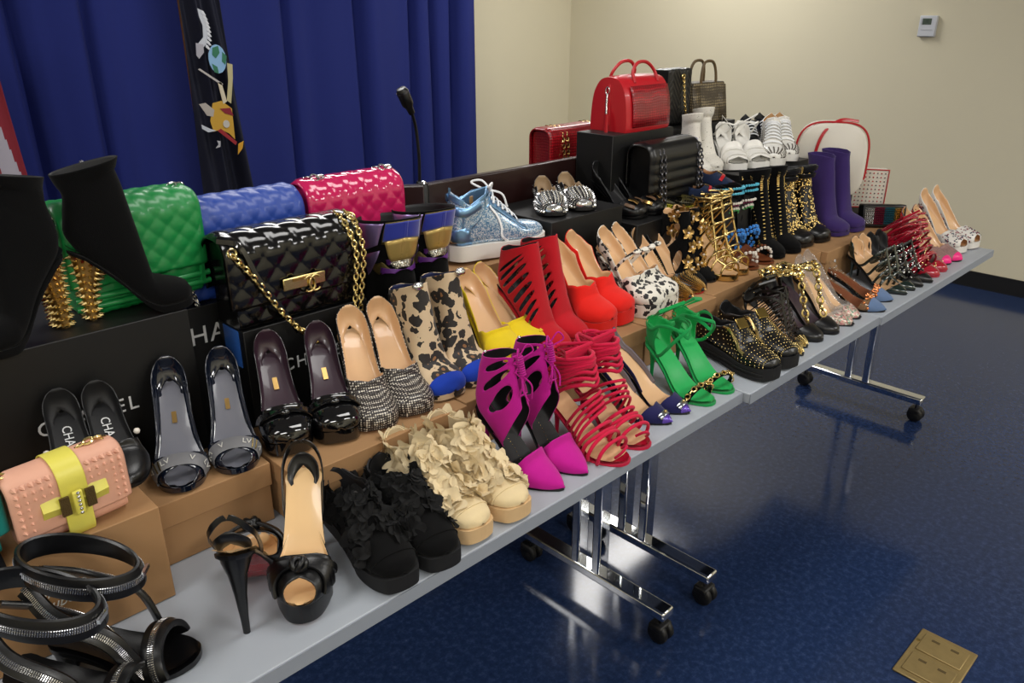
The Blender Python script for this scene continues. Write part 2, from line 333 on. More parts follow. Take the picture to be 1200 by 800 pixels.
def shell(l, c, u0=0., u1=12., NU=46, NT=11, tmax=.93, off=0., mb=None, mi=0, both=True, side=0, holes=()):
    """the covered skin: at ring u it reaches from the sole up to v = c(u); c is a list of (u, v)"""
    mb = mb or MB(); cu = np.array(c, float); us = np.linspace(u0, u1, NU)
    tm = np.array(tmax, float) if np.ndim(tmax) else None
    cc = np.clip(np.interp(us, cu[:, 0], cu[:, 1]), 0, .999)
    sm = cc.copy(); z = cc > 0
    sm[1:-1] = np.where(z[1:-1], (cc[:-2]+2*cc[1:-1]+cc[2:])/4, 0); cc = np.where(z, sm, 0)
    tt = np.interp(us, tm[:, 0], tm[:, 1]) if tm is not None else np.where(us > 9.6, np.minimum(1., tmax+(us-9.6)*(1-tmax)/.8), tmax)
    cc = np.minimum(cc, tt)
    g = np.linspace(0, 1, NT); cap = u0 == 0 and cc[0] == 0
    for sg in ((-1, 1) if both else (side,)):
        V = sg*(tt[:, None]*(1-g)+cc[:, None]*g); U = np.repeat(us[:, None], NT, 1)
        P = l.pt(U, V, off)
        P[:, :, 1][np.abs(V) < 1e-6] = 0; P[:, :, 1][np.abs(V) > .9999] = 0
        if holes:
            keep = []; idx = lambda i, j: i*NT+j; UV = np.stack([U, np.abs(V)], -1); moved = UV.copy(); kill = np.zeros((NU-1, NT-1), bool)
            for (hu, hv, ru, rv) in holes:
                d = np.sqrt(((UV[..., 0]-hu)/ru)**2+((UV[..., 1]-hv)/rv)**2)
                dc = (d[:-1, :-1]+d[1:, :-1]+d[1:, 1:]+d[:-1, 1:])/4; kill |= dc < 1
                near = (d > .5) & (d < 1.32)
                touch = np.zeros_like(near); kk = dc < 1
                for a, b in ((0, 0), (1, 0), (0, 1), (1, 1)): touch[a:NU-1+a, b:NT-1+b] |= kk
                mv = touch & near
                full = np.ones_like(near)
                for a, b in ((0, 0), (1, 0), (0, 1), (1, 1)): 
                    t_ = np.zeros_like(near); t_[a:NU-1+a, b:NT-1+b] = ~kk; full &= ~t_
                mv &= ~full | (d >= 1)
                f = np.where(d > 1e-6, 1/np.maximum(d, 1e-6), 1)
                moved[mv, 0] = hu+(UV[mv, 0]-hu)*f[mv]; moved[mv, 1] = hv+(UV[mv, 1]-hv)*f[mv]
            P = l.pt(moved[..., 0], sg*moved[..., 1], off); P[:, :, 1][np.abs(V) < 1e-6] = 0; P[:, :, 1][np.abs(V) > .9999] = 0
            F = [(idx(i, j), idx(i, j+1), idx(i+1, j+1), idx(i+1, j)) for i in range(NU-1) for j in range(NT-1) if not kill[i, j]]
            mb.add(P.reshape(-1, 3), [q[::-1] for q in F] if sg > 0 else F, mi)
        else:
            if cap:
                q = P[0].mean(0); q[1] = 0; q[0] += .0035; P = np.concatenate([np.repeat(q[None, None], NT, 1), P[0:1]*.45+q*.55+np.array([.0012, 0, 0]), P], 0)
            mb.grid(P, mi, flip=sg > 0)
    return mb
def outline(l, n=34, grow=.0, u1=10.55):
    us = u1*np.linspace(0, 1, n)**1.25; r = l.row(us); hw = r[:, 4]*.93+grow
    hw = hw*np.sqrt(np.clip(1-np.clip(1-us/.7, 0, 1)**2*.9, .08, 1))
    k = np.clip((us-9.2)/(u1-9.2), 0, 1); hw = hw*np.sqrt(np.maximum(0, 1-k**2*.97))
    x = r[:, 0].copy(); e = us > 10; x[e] = np.maximum(x[e], .002)
    z = np.where(us > 9.99, l.ZH, r[:, 1]); x = np.where(us > 9, np.interp(us, [9, u1], [.14*l.L, -.001]), x)
    z = np.where(us > 9, l.zb(x), z)
    return us, x, hw, z
def sole_mb(l, th, grow=.002, side=0, bottom=0, n=36, top=True, rock=0., bw=.97):
    """sole slab; th is a thickness or list of (u, thickness)"""
    us, x, hw, z = outline(l, n, grow); t = np.interp(us, *np.array(th, float).T) if np.ndim(th) else np.full(n, th)
    x = x+grow*np.sqrt(np.clip(1-us/1.3, 0, 1))
    zt = z+.0015; zl = np.maximum(z-t, 0.0 if l.P > 0 or True else 0)
    zl = zl+rock*np.clip(1-us/2.2, 0, 1)**2; xl = x-rock*.5*np.clip(1-us/1.5, 0, 1)
    mb = MB()
    for sg in (-1, 1):
        mb.grid(np.stack([np.stack([xl, sg*(hw*bw), zl], 1), np.stack([x, sg*hw, (zl*.7+zt*.3)], 1), np.stack([x, sg*hw, zt], 1)], 1), side, flip=sg > 0)
    mb.grid(np.stack([np.stack([xl, -hw*bw, zl], 1), np.stack([xl, hw*bw, zl], 1)], 1), bottom)
    if top: mb.grid(np.stack([np.stack([x, -hw, zt], 1), np.stack([x, hw, zt], 1)], 1), side, flip=True)
    for i in (0, n-1):
        p = [(xl[i], -hw[i]*bw, zl[i]), (x[i], -hw[i], zt[i]), (x[i], hw[i], zt[i]), (xl[i], hw[i]*bw, zl[i])]; mb.add(p, [(0, 1, 2, 3)], side)
    return mb
def insole_mb(l, u0=.4, up=.0035, k=.95):
    us, x, hw, z = outline(l, 34); hw = hw*(1+.3*np.clip((us-9)/1.5, 0, 1)); m = us >= u0; x, hw, z = x[m]-.0006*np.clip(us[m]-9.5, 0, 1), hw[m]*k, z[m]+up+.0035*np.clip((us[m]-9.2)/1.2, 0, 1)
    g = np.linspace(-1, 1, 7); P = np.stack([np.repeat(x[:, None], 7, 1), hw[:, None]*g, z[:, None]+.004*g**4], -1)
    return MB().grid(P, 0, flip=True)
def heel_mb(l, kind='stiletto', n=16, back=.0):
    ZH = l.ZH; a = np.linspace(0, 2*PI, n, endpoint=False)
    if kind == 'stiletto': st = [(0, -.001, .052, .0225), (.1, .000, .040, .0195), (.25, .004, .028, .013), (.5, .008, .0225, .0085), (.8, .011, .0205, .0058), (.97, .012, .0205, .005), (1, .012, .0205, .005)]
    elif kind == 'spike': st = [(0, -.001, .050, .022), (.08, .001, .034, .017), (.2, .006, .024, .0105), (.5, .010, .020, .006), (1, .012, .0185, .004)]
    elif kind == 'cone': st = [(0, -.001, .054, .0235), (.15, -.003, .046, .022), (.5, .000, .036, .018), (1, .005, .027, .012)]
    elif kind == 'block': st = [(0, -.001, .056, .0245), (.15, -.002, .05, .0235), (.6, -.001, .044, .0215), (1, .0, .044, .0215)]
    elif kind == 'slab': st = [(0, -.001, .055, .024), (.2, .002, .046, .022), (.6, .006, .032, .019), (1, .008, .030, .018)]
    rings = []
    for t, x0, x1, ry in st:
        cx_, rx = (x0+x1)/2, (x1-x0)/2; x = cx_-np.cos(a)*rx; y = np.sin(a)*ry
        if kind != 'block' and t < .3: pass
        zt = l.zb(np.maximum(x, 0))-.0005; z = zt*(1-t)
        rings.append(np.stack([x-back*t, y, z], 1))
    return MB().loft(rings[::-1])
def strap_mb(l, path, wd=.004, th=.0012, off=.0018, n=40, closed=False, round_=False, mb=None, mi=0, free=None):
    """a strap following the last along (u, v) points; points with a third value are lifted by it"""
    P = np.array([(p[0], p[1], p[2] if len(p) > 2 else 0.) for p in path], float); Q = cr(P, n, closed)
    N = l.nrm(Q[:, 0], Q[:, 1]); X = l.pt(Q[:, 0], Q[:, 1])+N*(off+Q[:, 2:3]+th)
    mb = mb or MB()
    return mb.tube(X, wd, 8, closed, mi, None if round_ else th, N)
def uvgrid(l, us, vs): 
    U, V = np.meshgrid(us, vs, indexing='ij'); return U.ravel(), V.ravel()
def studs(l, U, V, size, tmpl=CONE, off=.0005, mb=None, mi=0):
    mb = mb or MB(); return mb.inst(*tmpl, l.pt(U, V, off), l.nrm(U, V), size, mi=mi)
PUMP_C = lambda throat=3.1, side=.6, back=11.9: [(0, 0), (throat, 0), (throat+.1, .14), (throat+.4, .32), (throat+1.1, side-.08), (6.2, side), (8, side), (9.2, side-.02), (10.2, side+.02), (11, side+.13), (back-.25, .88), (back, .98), (back+.1, 1)]
def pump(name, m_up, m_in, m_lin=None, m_sole=None, m_heel=None, L=.19, H=.105, P=0., toe='point', throat=3.9, side=.58, back=11.9,
         heel='stiletto', peep=0., m_side=None, W=1.15, rim=None, T=1., NU=50, NT=11):
    r = empty(name); l = Last(L, H, P, toe, W, T)
    c = PUMP_C(throat, side, back)
    if peep: c = [(0, .74), (.5, .62), (peep, .34), (peep+.35, .1), (peep+.5, 0)]+c[1:]
    o = shell(l, c, 0, back, NU, NT).build('upper', [m_up], r, weld=.0004, solid=.0018, smat=m_lin or m_in)
    insole_mb(l, .5 if peep else 1.2).build('insole', m_in, r)
    th = [(0, max(.004, P)), (4, max(.004, P)), (6.3, .0045), (11, .0045)]
    ms = m_sole or MATS['black_sole']
    sole_mb(l, th, .0015, 0, 1).build('sole', [m_side or (m_up if P > .005 else ms), ms], r, bevel=.0)
    if heel: heel_mb(l, heel).build('heel', m_heel or m_up, r)
    return r, l
def pair(rl, places, labels, cat, group):
    """places: (toe x, toe y, base z, yaw in degrees, size); the second shoe is a mirrored copy"""
    r, l = rl; out = []
    for i, (x, y, z, yaw, sc) in enumerate(places):
        o = r if i == 0 else copy_tree(r)
        a = math.radians(yaw); o.rotation_euler = (0, 0, a); o.scale = (sc, -sc if i % 2 else sc, sc)
        o.location = (x-math.cos(a)*l.L*sc, y-math.sin(a)*l.L*sc, z)
        if i % 2: unmirror(o)
        tag(o, labels[i], cat, group); out.append(o)
    return out
def LR(base): return [base+', left one of the pair', base+', right one of the pair']
def tilt_obj(o, ax, deg):
    o.rotation_mode = 'XYZ'; e = list(o.rotation_euler); e['XYZ'.index(ax)] += math.radians(deg); o.rotation_euler = e
# ---------------------------------------------------------------- room
WX, WY, CZ = 5.36, 4.76, 2.7
m_wall = mat('wall_paint', '#d6ceb4', .85, bump=.15, bscale=60, vary=.02, vscale=3)
m_ceil = mat('ceiling_tile', '#d9d8d2', .9); m_basem = mat('baseboard_vinyl', '#0b0b0d', .5)
m_floor = mat('floor_vinyl', '#1d2a52', .14, spec=.42)
N_, K_, B_ = nodes_of(m_floor); nt_ = m_floor.node_tree
tc_ = N_.new('ShaderNodeTexCoord'); n1 = N_.new('ShaderNodeTexNoise'); n1.inputs['Scale'].default_value = 55; n1.inputs['Detail'].default_value = 6; n1.inputs['Roughness'].default_value = .7
K_.new(tc_.outputs['Object'], n1.inputs['Vector'])
r_ = ramp(nt_, [(.25, '#18243f'), (.5, '#202f50'), (.68, '#2f3f63'), (.8, '#67748f')]); K_.new(n1.outputs['Fac'], r_.inputs['Fac']); K_.new(r_.outputs['Color'], B_.inputs['Base Color'])
n2 = N_.new('ShaderNodeTexNoise'); n2.inputs['Scale'].default_value = 3; K_.new(tc_.outputs['Object'], n2.inputs['Vector'])
r2 = ramp(nt_, [(.3, (.10, .10, .10)), (.7, (.17, .17, .17))]); K_.new(n2.outputs['Fac'], r2.inputs['Fac']); K_.new(r2.outputs['Color'], B_.inputs['Roughness'])
X0, Y0 = -2.6, -2.8
def slab(name, a, b, m):
    a = np.array(a, float); b = np.array(b, float); o = MB().box((a+b)/2, b-a).build(name, m, smooth=False); return struct(o)
slab('floor', (X0, Y0, -.05), (WX, WY, 0), m_floor); slab('ceiling', (X0, Y0, CZ), (WX, WY, CZ+.05), m_ceil)
slab('wall_right', (WX, Y0, 0), (WX+.1, WY+.1, CZ), m_wall); slab('wall_back', (X0, WY, 0), (WX, WY+.1, CZ), m_wall)
slab('wall_left', (X0-.1, Y0, 0), (X0, WY, CZ), m_wall); slab('wall_front', (X0, Y0-.1, 0), (WX, Y0, CZ), m_wall)
slab('baseboard_right', (WX-.012, Y0, 0), (WX, WY, .10), m_basem); slab('baseboard_back', (X0, WY-.012, 0), (WX-.012, WY, .10), m_basem)

# curtain: one hung cloth with uneven folds
m_curt = mat('curtain_cloth', '#101f6a', .9, sheen=.0, bump=.2, bscale=900, vary=.08, vscale=60)
xs = np.linspace(-1.2, 4.02, 420); zs = np.linspace(.01, 2.66, 14)
creases = [-.6, .1, .55, 1.12, 1.47, 2.03, 2.58, 3.05, 3.52, 3.66, 3.86]; rng = random.Random(4)
Y = np.zeros((len(zs), len(xs)))
for i, z in enumerate(zs):
    y = .022*np.sin(xs*7.3+.5)+.012*np.sin(xs*17+z*.25)
    for k, c in enumerate(creases):
        cc = c+.012*(2.66-z)*(1 if k % 2 else -1); d = xs-cc; y = y+.06*np.exp(-(d/.022)**2)-.02*np.exp(-((d-.085)/.05)**2)
    Y[i] = y
V = np.stack([np.repeat(xs[None], len(zs), 0), 4.5+Y, np.repeat(zs[:, None], len(xs), 1)], -1)
o = MB().grid(V, 0).build('stage_curtain', m_curt, solid=.004); tag(o, 'royal blue pleated curtain hanging across the back wall', 'curtain')

# flags hanging in folds from poles
def flag(name, label, x0, x1t, x1b, ytop, zt, zb, folds, pick, mats, Yc):
    r = empty(name, ((x0+x1b)/2, Yc, 0)); n, m = 160, 130; mb = MB(); s = np.linspace(0, 1, n); zz = np.linspace(zb, zt, m); P = np.zeros((m, n, 3))
    for i, z in enumerate(zz):
        f = (z-zb)/(zt-zb); x1 = x1b*(1-f)+x1t*f
        P[i, :, 0] = x0+(x1-x0)*(s+.035*np.sin(s*folds*2*PI)); P[i, :, 1] = Yc+.05*np.cos(s*folds*2*PI)*(1.1-.5*f)+.02*np.sin(s*23+z*3); P[i, :, 2] = z-.02*np.sin(s*4)
    F = [(i*n+j, i*n+j+1, (i+1)*n+j+1, (i+1)*n+j) for i in range(m-1) for j in range(n-1)]; mi = [pick(s[j], zz[i]) for i in range(m-1) for j in range(n-1)]
    mb.add(P.reshape(-1, 3)-np.array(r.location), F, mi); mb.build('flag_cloth', mats, r, solid=.002)
    p = MB().lathe([(.0, .1), (.014, .1), (.014, 2.3), (.0, 2.3)], 12, c=(x0+.03-r.location[0], .075, 0)); p.build('flag_pole', mat('pole_oak', '#7a4f22', .4), r)
    b = MB().lathe([(0, 0), (.14, 0), (.14, .02), (.05, .05), (.02, .1), (0, .1)], 20, c=(x0+.03-r.location[0], .075, 0)); b.build('pole_base', MATS['gold'], r)
    tag(r, label, 'flag'); return r
m_red = mat('flag_red', '#7c1626', .8); m_wht = mat('flag_white', '#a29da8', .8); m_nav = mat('flag_navy', '#0b0e24', .8); m_fr = mat('gold_fringe', '#c58f22', .6)
def pick_us(s, z):
    if z < .235+.04*math.sin(s*9): return 3
    if s < .35 and z > 1.3: return 2
    return int(s*13+z*1.6) % 2
us = flag('striped_flag', 'red and white striped flag with gold fringe behind the suede ankle boots', .35, .93, 1.0, 0, 1.62, .15, 3.2, pick_us, [m_red, m_wht, m_nav, m_fr], 4.2)
ny = flag('state_flag', 'dark navy flag with an embroidered eagle, globe and robed figure, draped against the curtain', 1.83, 2.0, 2.09, 0, 2.0, .25, 1.4, lambda s, z: 0, [m_nav], 4.22)
# embroidery of the navy flag: sewn on patches, each following the cloth plane
def patch(name, pts, col, lift=.0):
    c = np.array(pts, float); ctr = c.mean(0)
    mb = MB(); mb.poly(c, .004)
    o = mb.build(name, mat('thread_'+col.strip('#'), col, .75), ny, smooth=False)
    o.matrix_basis = Matrix(((1, 0, 0, -ny.location[0]), (0, 0, -1, 4.135-lift-ny.location[1]), (0, 1, 0, 0), (0, 0, 0, 1)))
# x,z in world metres on the plane of the flag front
E_ = lambda cx, cz, rx, rz, n=16, a0=0: [(cx+rx*math.cos(a0+2*PI*k/n), cz+rz*math.sin(a0+2*PI*k/n)) for k in range(n)]
sc_ = lambda px, py: (1.842+(px-222)*.00485-(py)*.00075, 1.63-py*.0042)
Q = lambda L_: [sc_(x, y) for x, y in L_]
patch('eagle_wing', Q([(229, 6), (233, 8), (239, 20), (241, 35), (240, 45), (234, 52), (230, 46), (236, 38), (235, 25), (231, 15)]), '#b4b8c0')
for k in range(9):
    a_ = k/8; bx_, by_ = 233+7*math.sin(a_*2.2), 8+38*a_; patch('feather', Q([(bx_, by_), (bx_+2.2, by_+1), (bx_+5.2, by_+6), (bx_+3.4, by_+6.2), (bx_, by_+3)]), '#c3c6cc', .002)
patch('eagle_body', Q([(228, 44), (236, 46), (237, 55), (232, 62), (229, 58)]), '#9a98a0', .001)
g = sc_(252, 63); patch('globe', E_(g[0], g[1], .047, .07), '#7fa6c9')
for a in ([(246, 50), (252, 48), (254, 56), (250, 62), (246, 58)], [(246, 68), (252, 72), (254, 80), (249, 78)], [(257, 55), (262, 60), (261, 70), (257, 66)]): patch('continent', Q(a), '#2c6a4f', .002)
patch('staff', Q([(231, 74), (233, 73), (259, 92), (258, 94)]), '#a9a4a0', .001); patch('arm', Q([(253, 90), (257, 90), (264, 113), (260, 116)]), '#c3b9a0', .001); patch('torso', Q([(263, 68), (269, 70), (270, 86), (269, 116), (264, 112), (265, 90)]), '#b0a67c')
patch('robe', Q([(248, 114), (258, 112), (270, 122), (275, 160), (268, 152), (258, 146), (250, 148), (246, 135)]), '#b98f2e'); patch('sash', Q([(256, 121), (268, 121), (272, 131), (262, 127)]), '#7c1626', .002); patch('scroll', Q([(233, 114), (240, 113), (250, 122), (249, 130), (242, 128)]), '#a49c94', .001)
g = sc_(264, 140); patch('medallion', E_(g[0], g[1], .018, .02, 12), '#b5b0a8', .003); patch('feather', Q([(236, 138), (246, 144), (253, 147), (244, 148), (237, 143)]), '#b8bcc4', .001)
patch('ribbon', Q([(254, 147), (258, 145), (277, 163), (276, 167)]), '#8d1a22', .002); patch('moon', Q([(254, 159), (258, 160), (258, 167), (253, 168), (256, 164)]), '#a8a8ac', .001); patch('fringe', Q([(279, 166), (285, 163), (284, 172), (279, 179)]), '#c58f22', .001)

# thermostat on the right wall
t = empty('thermostat', (WX, 1.897, 1.511)); b = MB().box((-.014, 0, 0), (.028, .1, .118)); b.build('housing', mat('thermo_white', '#c9ccd2', .5), t, bevel=.006)
MB().box((-.0285, .004, .026), (.002, .05, .034)).build('display', mat('thermo_lcd', '#4d5a50', .2), t)
MB().box((-.0285, .0, -.02), (.003, .066, .002)).build('cover_seam', mat('thermo_seam', '#9a9ca2', .6), t); MB().box((-.0295, .035, .026), (.003, .008, .03)).build('button', mat('thermo_btn', '#b3b6bc', .5), t)
t3 = text_mb('72', .02, .0003); t3.xf(frame((-.0297, .004, .026), (0, -1, 0), (0, 0, 1))).build('digits', mat('lcd_digit', '#1c221d', .4), t, smooth=False)
tag(t, 'small white wall thermostat with a grey display', 'thermostat')
# brass floor outlet plate
t = empty('floor_outlet', (1.92, .365, 0)); m_br = mat('brass_worn', '#9c875a', .42, .6, vary=.2, vscale=40, bump=.1)
MB().box((0, 0, .003), (.212, .142, .006)).build('cover_plate', m_br, t, bevel=.003)
for y in (-.048, .048):
    f = MB().box((y, 0, .0075), (.078, .112, .004)).build('hinged_lid', m_br, t, bevel=.002)
    for x in (-.024, .024): MB().box((y+.02, x, .0098), (.008, .02, .001)).build('finger_slot', mat('slot_dark', '#4d3d1c', .6), f)
    MB().lathe([(0, .0), (.005, .0), (.005, .002), (0, .002)], 10, c=(y, -.062 if y < 0 else .062, .006)).build('screw', MATS['pale_gold'], t)
tag(t, 'square brass floor outlet plate with two hinged lids', 'floor outlet')

# ---------------------------------------------------------------- tables
m_top = mat('laminate_grey', '#a3a9b1', .42, vary=.02); m_edge = mat('edge_grey', '#8f959f', .5); m_cast = mat('caster_black', '#0b0b0c', .5)
def table(name, label, x0, x1, y0, y1, legs, split=None):
    r = empty(name, ((x0+x1)/2, (y0+y1)/2, 0)); c = np.array(r.location)
    def top(a, b, ya): 
        o = MB().box(np.array([(a+b)/2, (ya+y1)/2, .7255])-c, (b-a-.001, y1-ya, .027)).build('tabletop', m_top, r, bevel=.003)
        e = MB().box(np.array([(a+b)/2, ya-.0012, .7255])-c, (b-a-.001, .002, .026)).build('edge_band', m_edge, o)
    if split: top(x0, split, y0); top(split, x1, y0-.006)
    else: top(x0, x1, y0)
    for lx in legs:
        for ly in (1.145, 1.222): MB().box(np.array([lx, ly, .405])-c, (.045, .03, .61)).build('column', MATS['chrome'], r, bevel=.006)
        MB().box(np.array([lx, 1.17, .095])-c, (.05, .53, .03)).build('foot_bar', MATS['chrome'], r, bevel=.006)
        MB().box(np.array([lx, 1.18, .70])-c, (.06, .45, .022)).build('top_bracket', m_cast, r)
        for ly in (.925, 1.415):
            k = empty('caster'); k.parent = r; k.location = np.array([lx, ly, 0])-c
            for sx in (-.014, .014): MB().lathe([(0, -.009), (.026, -.009), (.03, -.005), (.03, .005), (.026, .009), (0, .009)], 20, c=(sx, 0, .03), axis='X').build('wheel', m_cast, k)
            MB().lathe([(0, .055), (.008, .055), (.008, .082), (0, .082)], 10).build('stem', MATS['steel_dark'], k); MB().box((0, .004, .048), (.052, .044, .022)).build('hood', m_cast, k, bevel=.006)
    MB().box(np.array([(x0+x1)/2, 1.24, .62])-c, (x1-x0-.3, .02, .05)).build('crossbar', m_cast, r)
    tag(r, label, 'table'); return r
table('folding_table', 'grey laminate table on chrome casters, the nearer one, holding the quilted bags and fuchsia heels', -.24, 1.597, .835, 1.52, (-.12, 1.475))
table('folding_table', 'grey laminate table on chrome casters, the farther one, against the beige wall side', 1.6, 3.4, .817, 1.52, (1.69, 3.28), split=2.35)

# ---------------------------------------------------------------- dark wooden dais desk behind the tables, with microphone
m_wood = mat('mahogany', '#24100f', .35, coat=.3, vary=.2, vscale=9); m_blk = mat('black_trim', '#08080a', .4)
r = empty('dais_desk', (1.58, 1.9, 0)); c = np.array(r.location)
MB().box(np.array([1.58, 1.615, .588])-c, (.62, .025, 1.176)).build('front_panel', m_wood, r, bevel=.004)
a = np.array([1.262, 1.607]); b = np.array([.86, 1.885]); d = (b-a)/np.linalg.norm(b-a)
MB().box(np.array([*(a+b)/2, .588])-c, (np.linalg.norm(b-a), .025, 1.176), rz=math.atan2(d[1], d[0])).build('angled_panel', m_wood, r, bevel=.004)
MB().lathe([(0, 0), (.014, 0), (.014, 1.17), (.010, 1.178), (0, 1.178)], 12, c=np.array([1.262, 1.61, 0])-c).build('corner_post', m_blk, r)
MB().lathe([(0, 0), (.008, 0), (.006, .006), (0, .008)], 12, c=np.array([1.262, 1.61, 1.178])-c).build('post_cap', MATS['chrome'], r)
MB().box(np.array([1.9, 1.615, .588])-c, (.02, .035, 1.182)).build('end_post', m_blk, r, bevel=.003)
MB().box(np.array([1.42, 1.95, 1.0])-c, (.98, .64, .03)).build('desk_top', m_wood, r, bevel=.004)
for x in (.98, 1.86): MB().box(np.array([x, 2.2, .49])-c, (.03, .1, .985)).build('support', m_wood, r)
tag(r, 'dark mahogany desk panel standing behind the shoes under the red flap bag', 'desk')
m = empty('gooseneck_microphone', (1.475, 1.9, 1.015)); mk = mat('mic_black', '#0b0b0c', .35)
MB().lathe([(0, 0), (.03, 0), (.03, .012), (.012, .02), (.012, .09), (.008, .1), (0, .1)], 16).build('base', mk, m)
nk = cr([(0, 0, .09), (.002, 0, .17), (-.004, 0, .25), (-.02, -.005, .30)], 24); MB().tube(nk, .0045, 8).build('gooseneck', mk, m)
h = MB().lathe([(0, 0), (.009, 0), (.011, .02), (.017, .03), (.018, .07), (.013, .08), (0, .082)], 14); h.xf(frame((-.02, -.005, .298), (.9, 0, .45), (0, 1., 0))@np.array([[1., 0, 0, 0], [0, 1, 0, 0], [0, 0, 1, 0], [0, 0, 0, 1]])); h.build('mic_head', mk, m)
MB().lathe([(0, .066), (.0185, .066), (.0185, .07), (0, .07)], 14).xf(frame((-.02, -.005, .298), (.9, 0, .45), (0, 1., 0))).build('mic_ring', MATS['steel_dark'], m)
tag(m, 'slim black gooseneck microphone in front of the blue curtain', 'microphone')

# ---------------------------------------------------------------- cartons the shoes and bags stand on
def carton(name, label, x0, x1, y0, y1, z0, z1, mt, lid=.0, cat='box', group=None):
    r = empty(name, ((x0+x1)/2, (y0+y1)/2, z0)); w_, d_, h_ = x1-x0, y1-y0, z1-z0
    if lid:
        MB().box((0, 0, (h_-.004)/2), (w_-.006, d_-.006, h_-.004)).build('body', mt, r, bevel=.001); MB().box((0, 0, h_-lid/2), (w_, d_, lid)).build('lid', mt, r, bevel=.0015)
    else: MB().box((0, 0, h_/2), (w_, d_, h_)).build('body', mt, r, bevel=.0015)
    tag(r, label, cat, group); return r
BB, BK = MATS['box_brown'], MATS['box_black']
c1 = carton('shoe_box', 'tall brown carton with white script under the pink studded mini bag', -.12, .322, 1.078, 1.347, .74, .903, BB)
t3 = text_mb('Christian', .021, .0004); 
M = frame((.07, -.1355, .098), (1, 0, 0), (0, 0, 1)); sh = np.eye(4); sh[0, 1] = .35
t3.xf(M@sh).build('script_print', MATS['print_white'], c1, smooth=False)
t3 = text_mb('Louboutin', .021, .0004); M = frame((.08, -.1355, .078), (1, 0, 0), (0, 0, 1)); t3.xf(M@sh).build('script_print', MATS['print_white'], c1, smooth=False)
carton('shoe_box', 'lidded brown carton under the navy patent peep-toe pumps', .325, .538, 1.152, 1.278, .74, .856, BB, .045)
carton('shoe_box', 'brown carton under the purple-lined pumps and the snakeskin pumps', .545, .93, 1.075, 1.29, .74, .855, BB, .04)
carton('shoe_box', 'brown carton under the leopard boots and yellow pumps', .935, 1.23, 1.085, 1.3, .74, .855, BB, .04)
carton('shoe_box', 'brown carton under the red suede pumps', 1.235, 1.535, 1.083, 1.3, .74, .855, BB, .04)
carton('shoe_box', 'brown carton under the black and white spotted pumps', 1.54, 1.86, 1.085, 1.3, .74, .855, BB, .04)
kb = carton('display_box', 'large black carton with pale lettering under the suede ankle boots', -.45, .517, 1.352, 1.6, .74, 1.094, BK)
def print_on(parent, txt, size, x, y, z, sp=1.1):
    text_mb(txt, size, .0005, sp).xf(frame(np.array((x, y, z))-np.array(parent.location), (1, 0, 0), (0, 0, 1))).build('printed_letters', MATS['print_white'], parent, smooth=False)
print_on(kb, 'CHANEL', .036, .325, 1.3515, .95, 1.25)
kc = carton('display_box', 'black carton with pale lettering and a blue sticker under the black quilted bag', .606, .885, 1.337, 1.44, .74, 1.028, BK)
print_on(kc, 'CHANEL', .036, .757, 1.3365, .935, 1.2)
MB().box((-.1405, -.002, .247), (.002, .06, .075)).build('sticker', mat('sticker_blue', '#2f62b5', .4), kc)
kd = carton('display_box', 'black carton wedged behind the suede boots under the blue quilted bag', .525, .84, 1.445, 1.595, .74, 1.06, BK)
print_on(kd, 'CHANEL', .052, .615, 1.4445, 1.0, 1.1)
carton('display_box', 'black carton under the hot pink quilted bag', .845, 1.19, 1.445, 1.595, .74, 1.06, BK)

kq = carton('shoe_box', 'brown carton with a white label under the blue glitter sneaker', 1.10, 1.455, 1.345, 1.5, .90, 1.022, BB, .04)
MB().box((-.14, -.0782, .06), (.05, .0012, .07)).build('white_label', MATS['print_white'], kq); MB().lathe([(0, 0), (.011, 0), (.011, .001), (0, .001)], 16, axis='Y', c=(-.125, -.0797, .08)).build('blue_dot', mat('dot_blue', '#3d7fc4', .5), kq)
carton('display_box', 'black carton hidden below the glitter sneaker carton', 1.195, 1.46, 1.352, 1.5, .74, .899, BK)
carton('display_box', 'black carton under the spiked loafers', 1.467, 1.76, 1.35, 1.59, .74, 1.085, BK)
carton('display_box', 'black carton under the bow pumps and yellow spiked shoes', 1.765, 2.12, 1.30, 1.445, .74, 1.035, BK)
carton('display_box', 'tall black carton under the red bowling bag', 1.84, 2.14, 1.46, 1.598, .74, 1.255, BK)
carton('display_box', 'tall black carton under the chevron tote and snakeskin handbag', 2.24, 2.70, 1.575, 1.72, .74, 1.22, BK)
carton('display_box', 'black carton under the navy velvet loafers', 2.125, 2.30, 1.25, 1.39, .74, 1.045, BK)
carton('display_box', 'black carton under the white perforated boots', 2.20, 2.375, 1.40, 1.565, .74, 1.085, BK)
carton('display_box', 'black carton under the white sandals and white high-tops', 2.38, 2.865, 1.348, 1.57, .74, 1.085, BK)
carton('shoe_box', 'brown carton under the gold flower shoes and gold caged heels', 1.865, 2.17, 1.10, 1.245, .74, .855, BB, .04)
carton('shoe_box', 'brown carton under the beaded sandals and black gold-studded boots', 2.175, 2.50, 1.09, 1.245, .74, .855, BB, .04)
carton('shoe_box', 'brown carton under the gold mosaic boots and purple suede boots', 2.505, 2.88, 1.07, 1.25, .74, .855, BB, .04)
carton('shoe_box', 'brown carton under the striped multicolour clutch', 2.885, 3.22, 1.06, 1.2, .74, .835, BB, .04)
carton('display_box', 'black carton under the white backpack', 2.872, 3.2, 1.26, 1.5, .74, .93, BK)
M_ = MATS
# ---------------------------------------------------------------- second row on the brown cartons
ZB = .8555
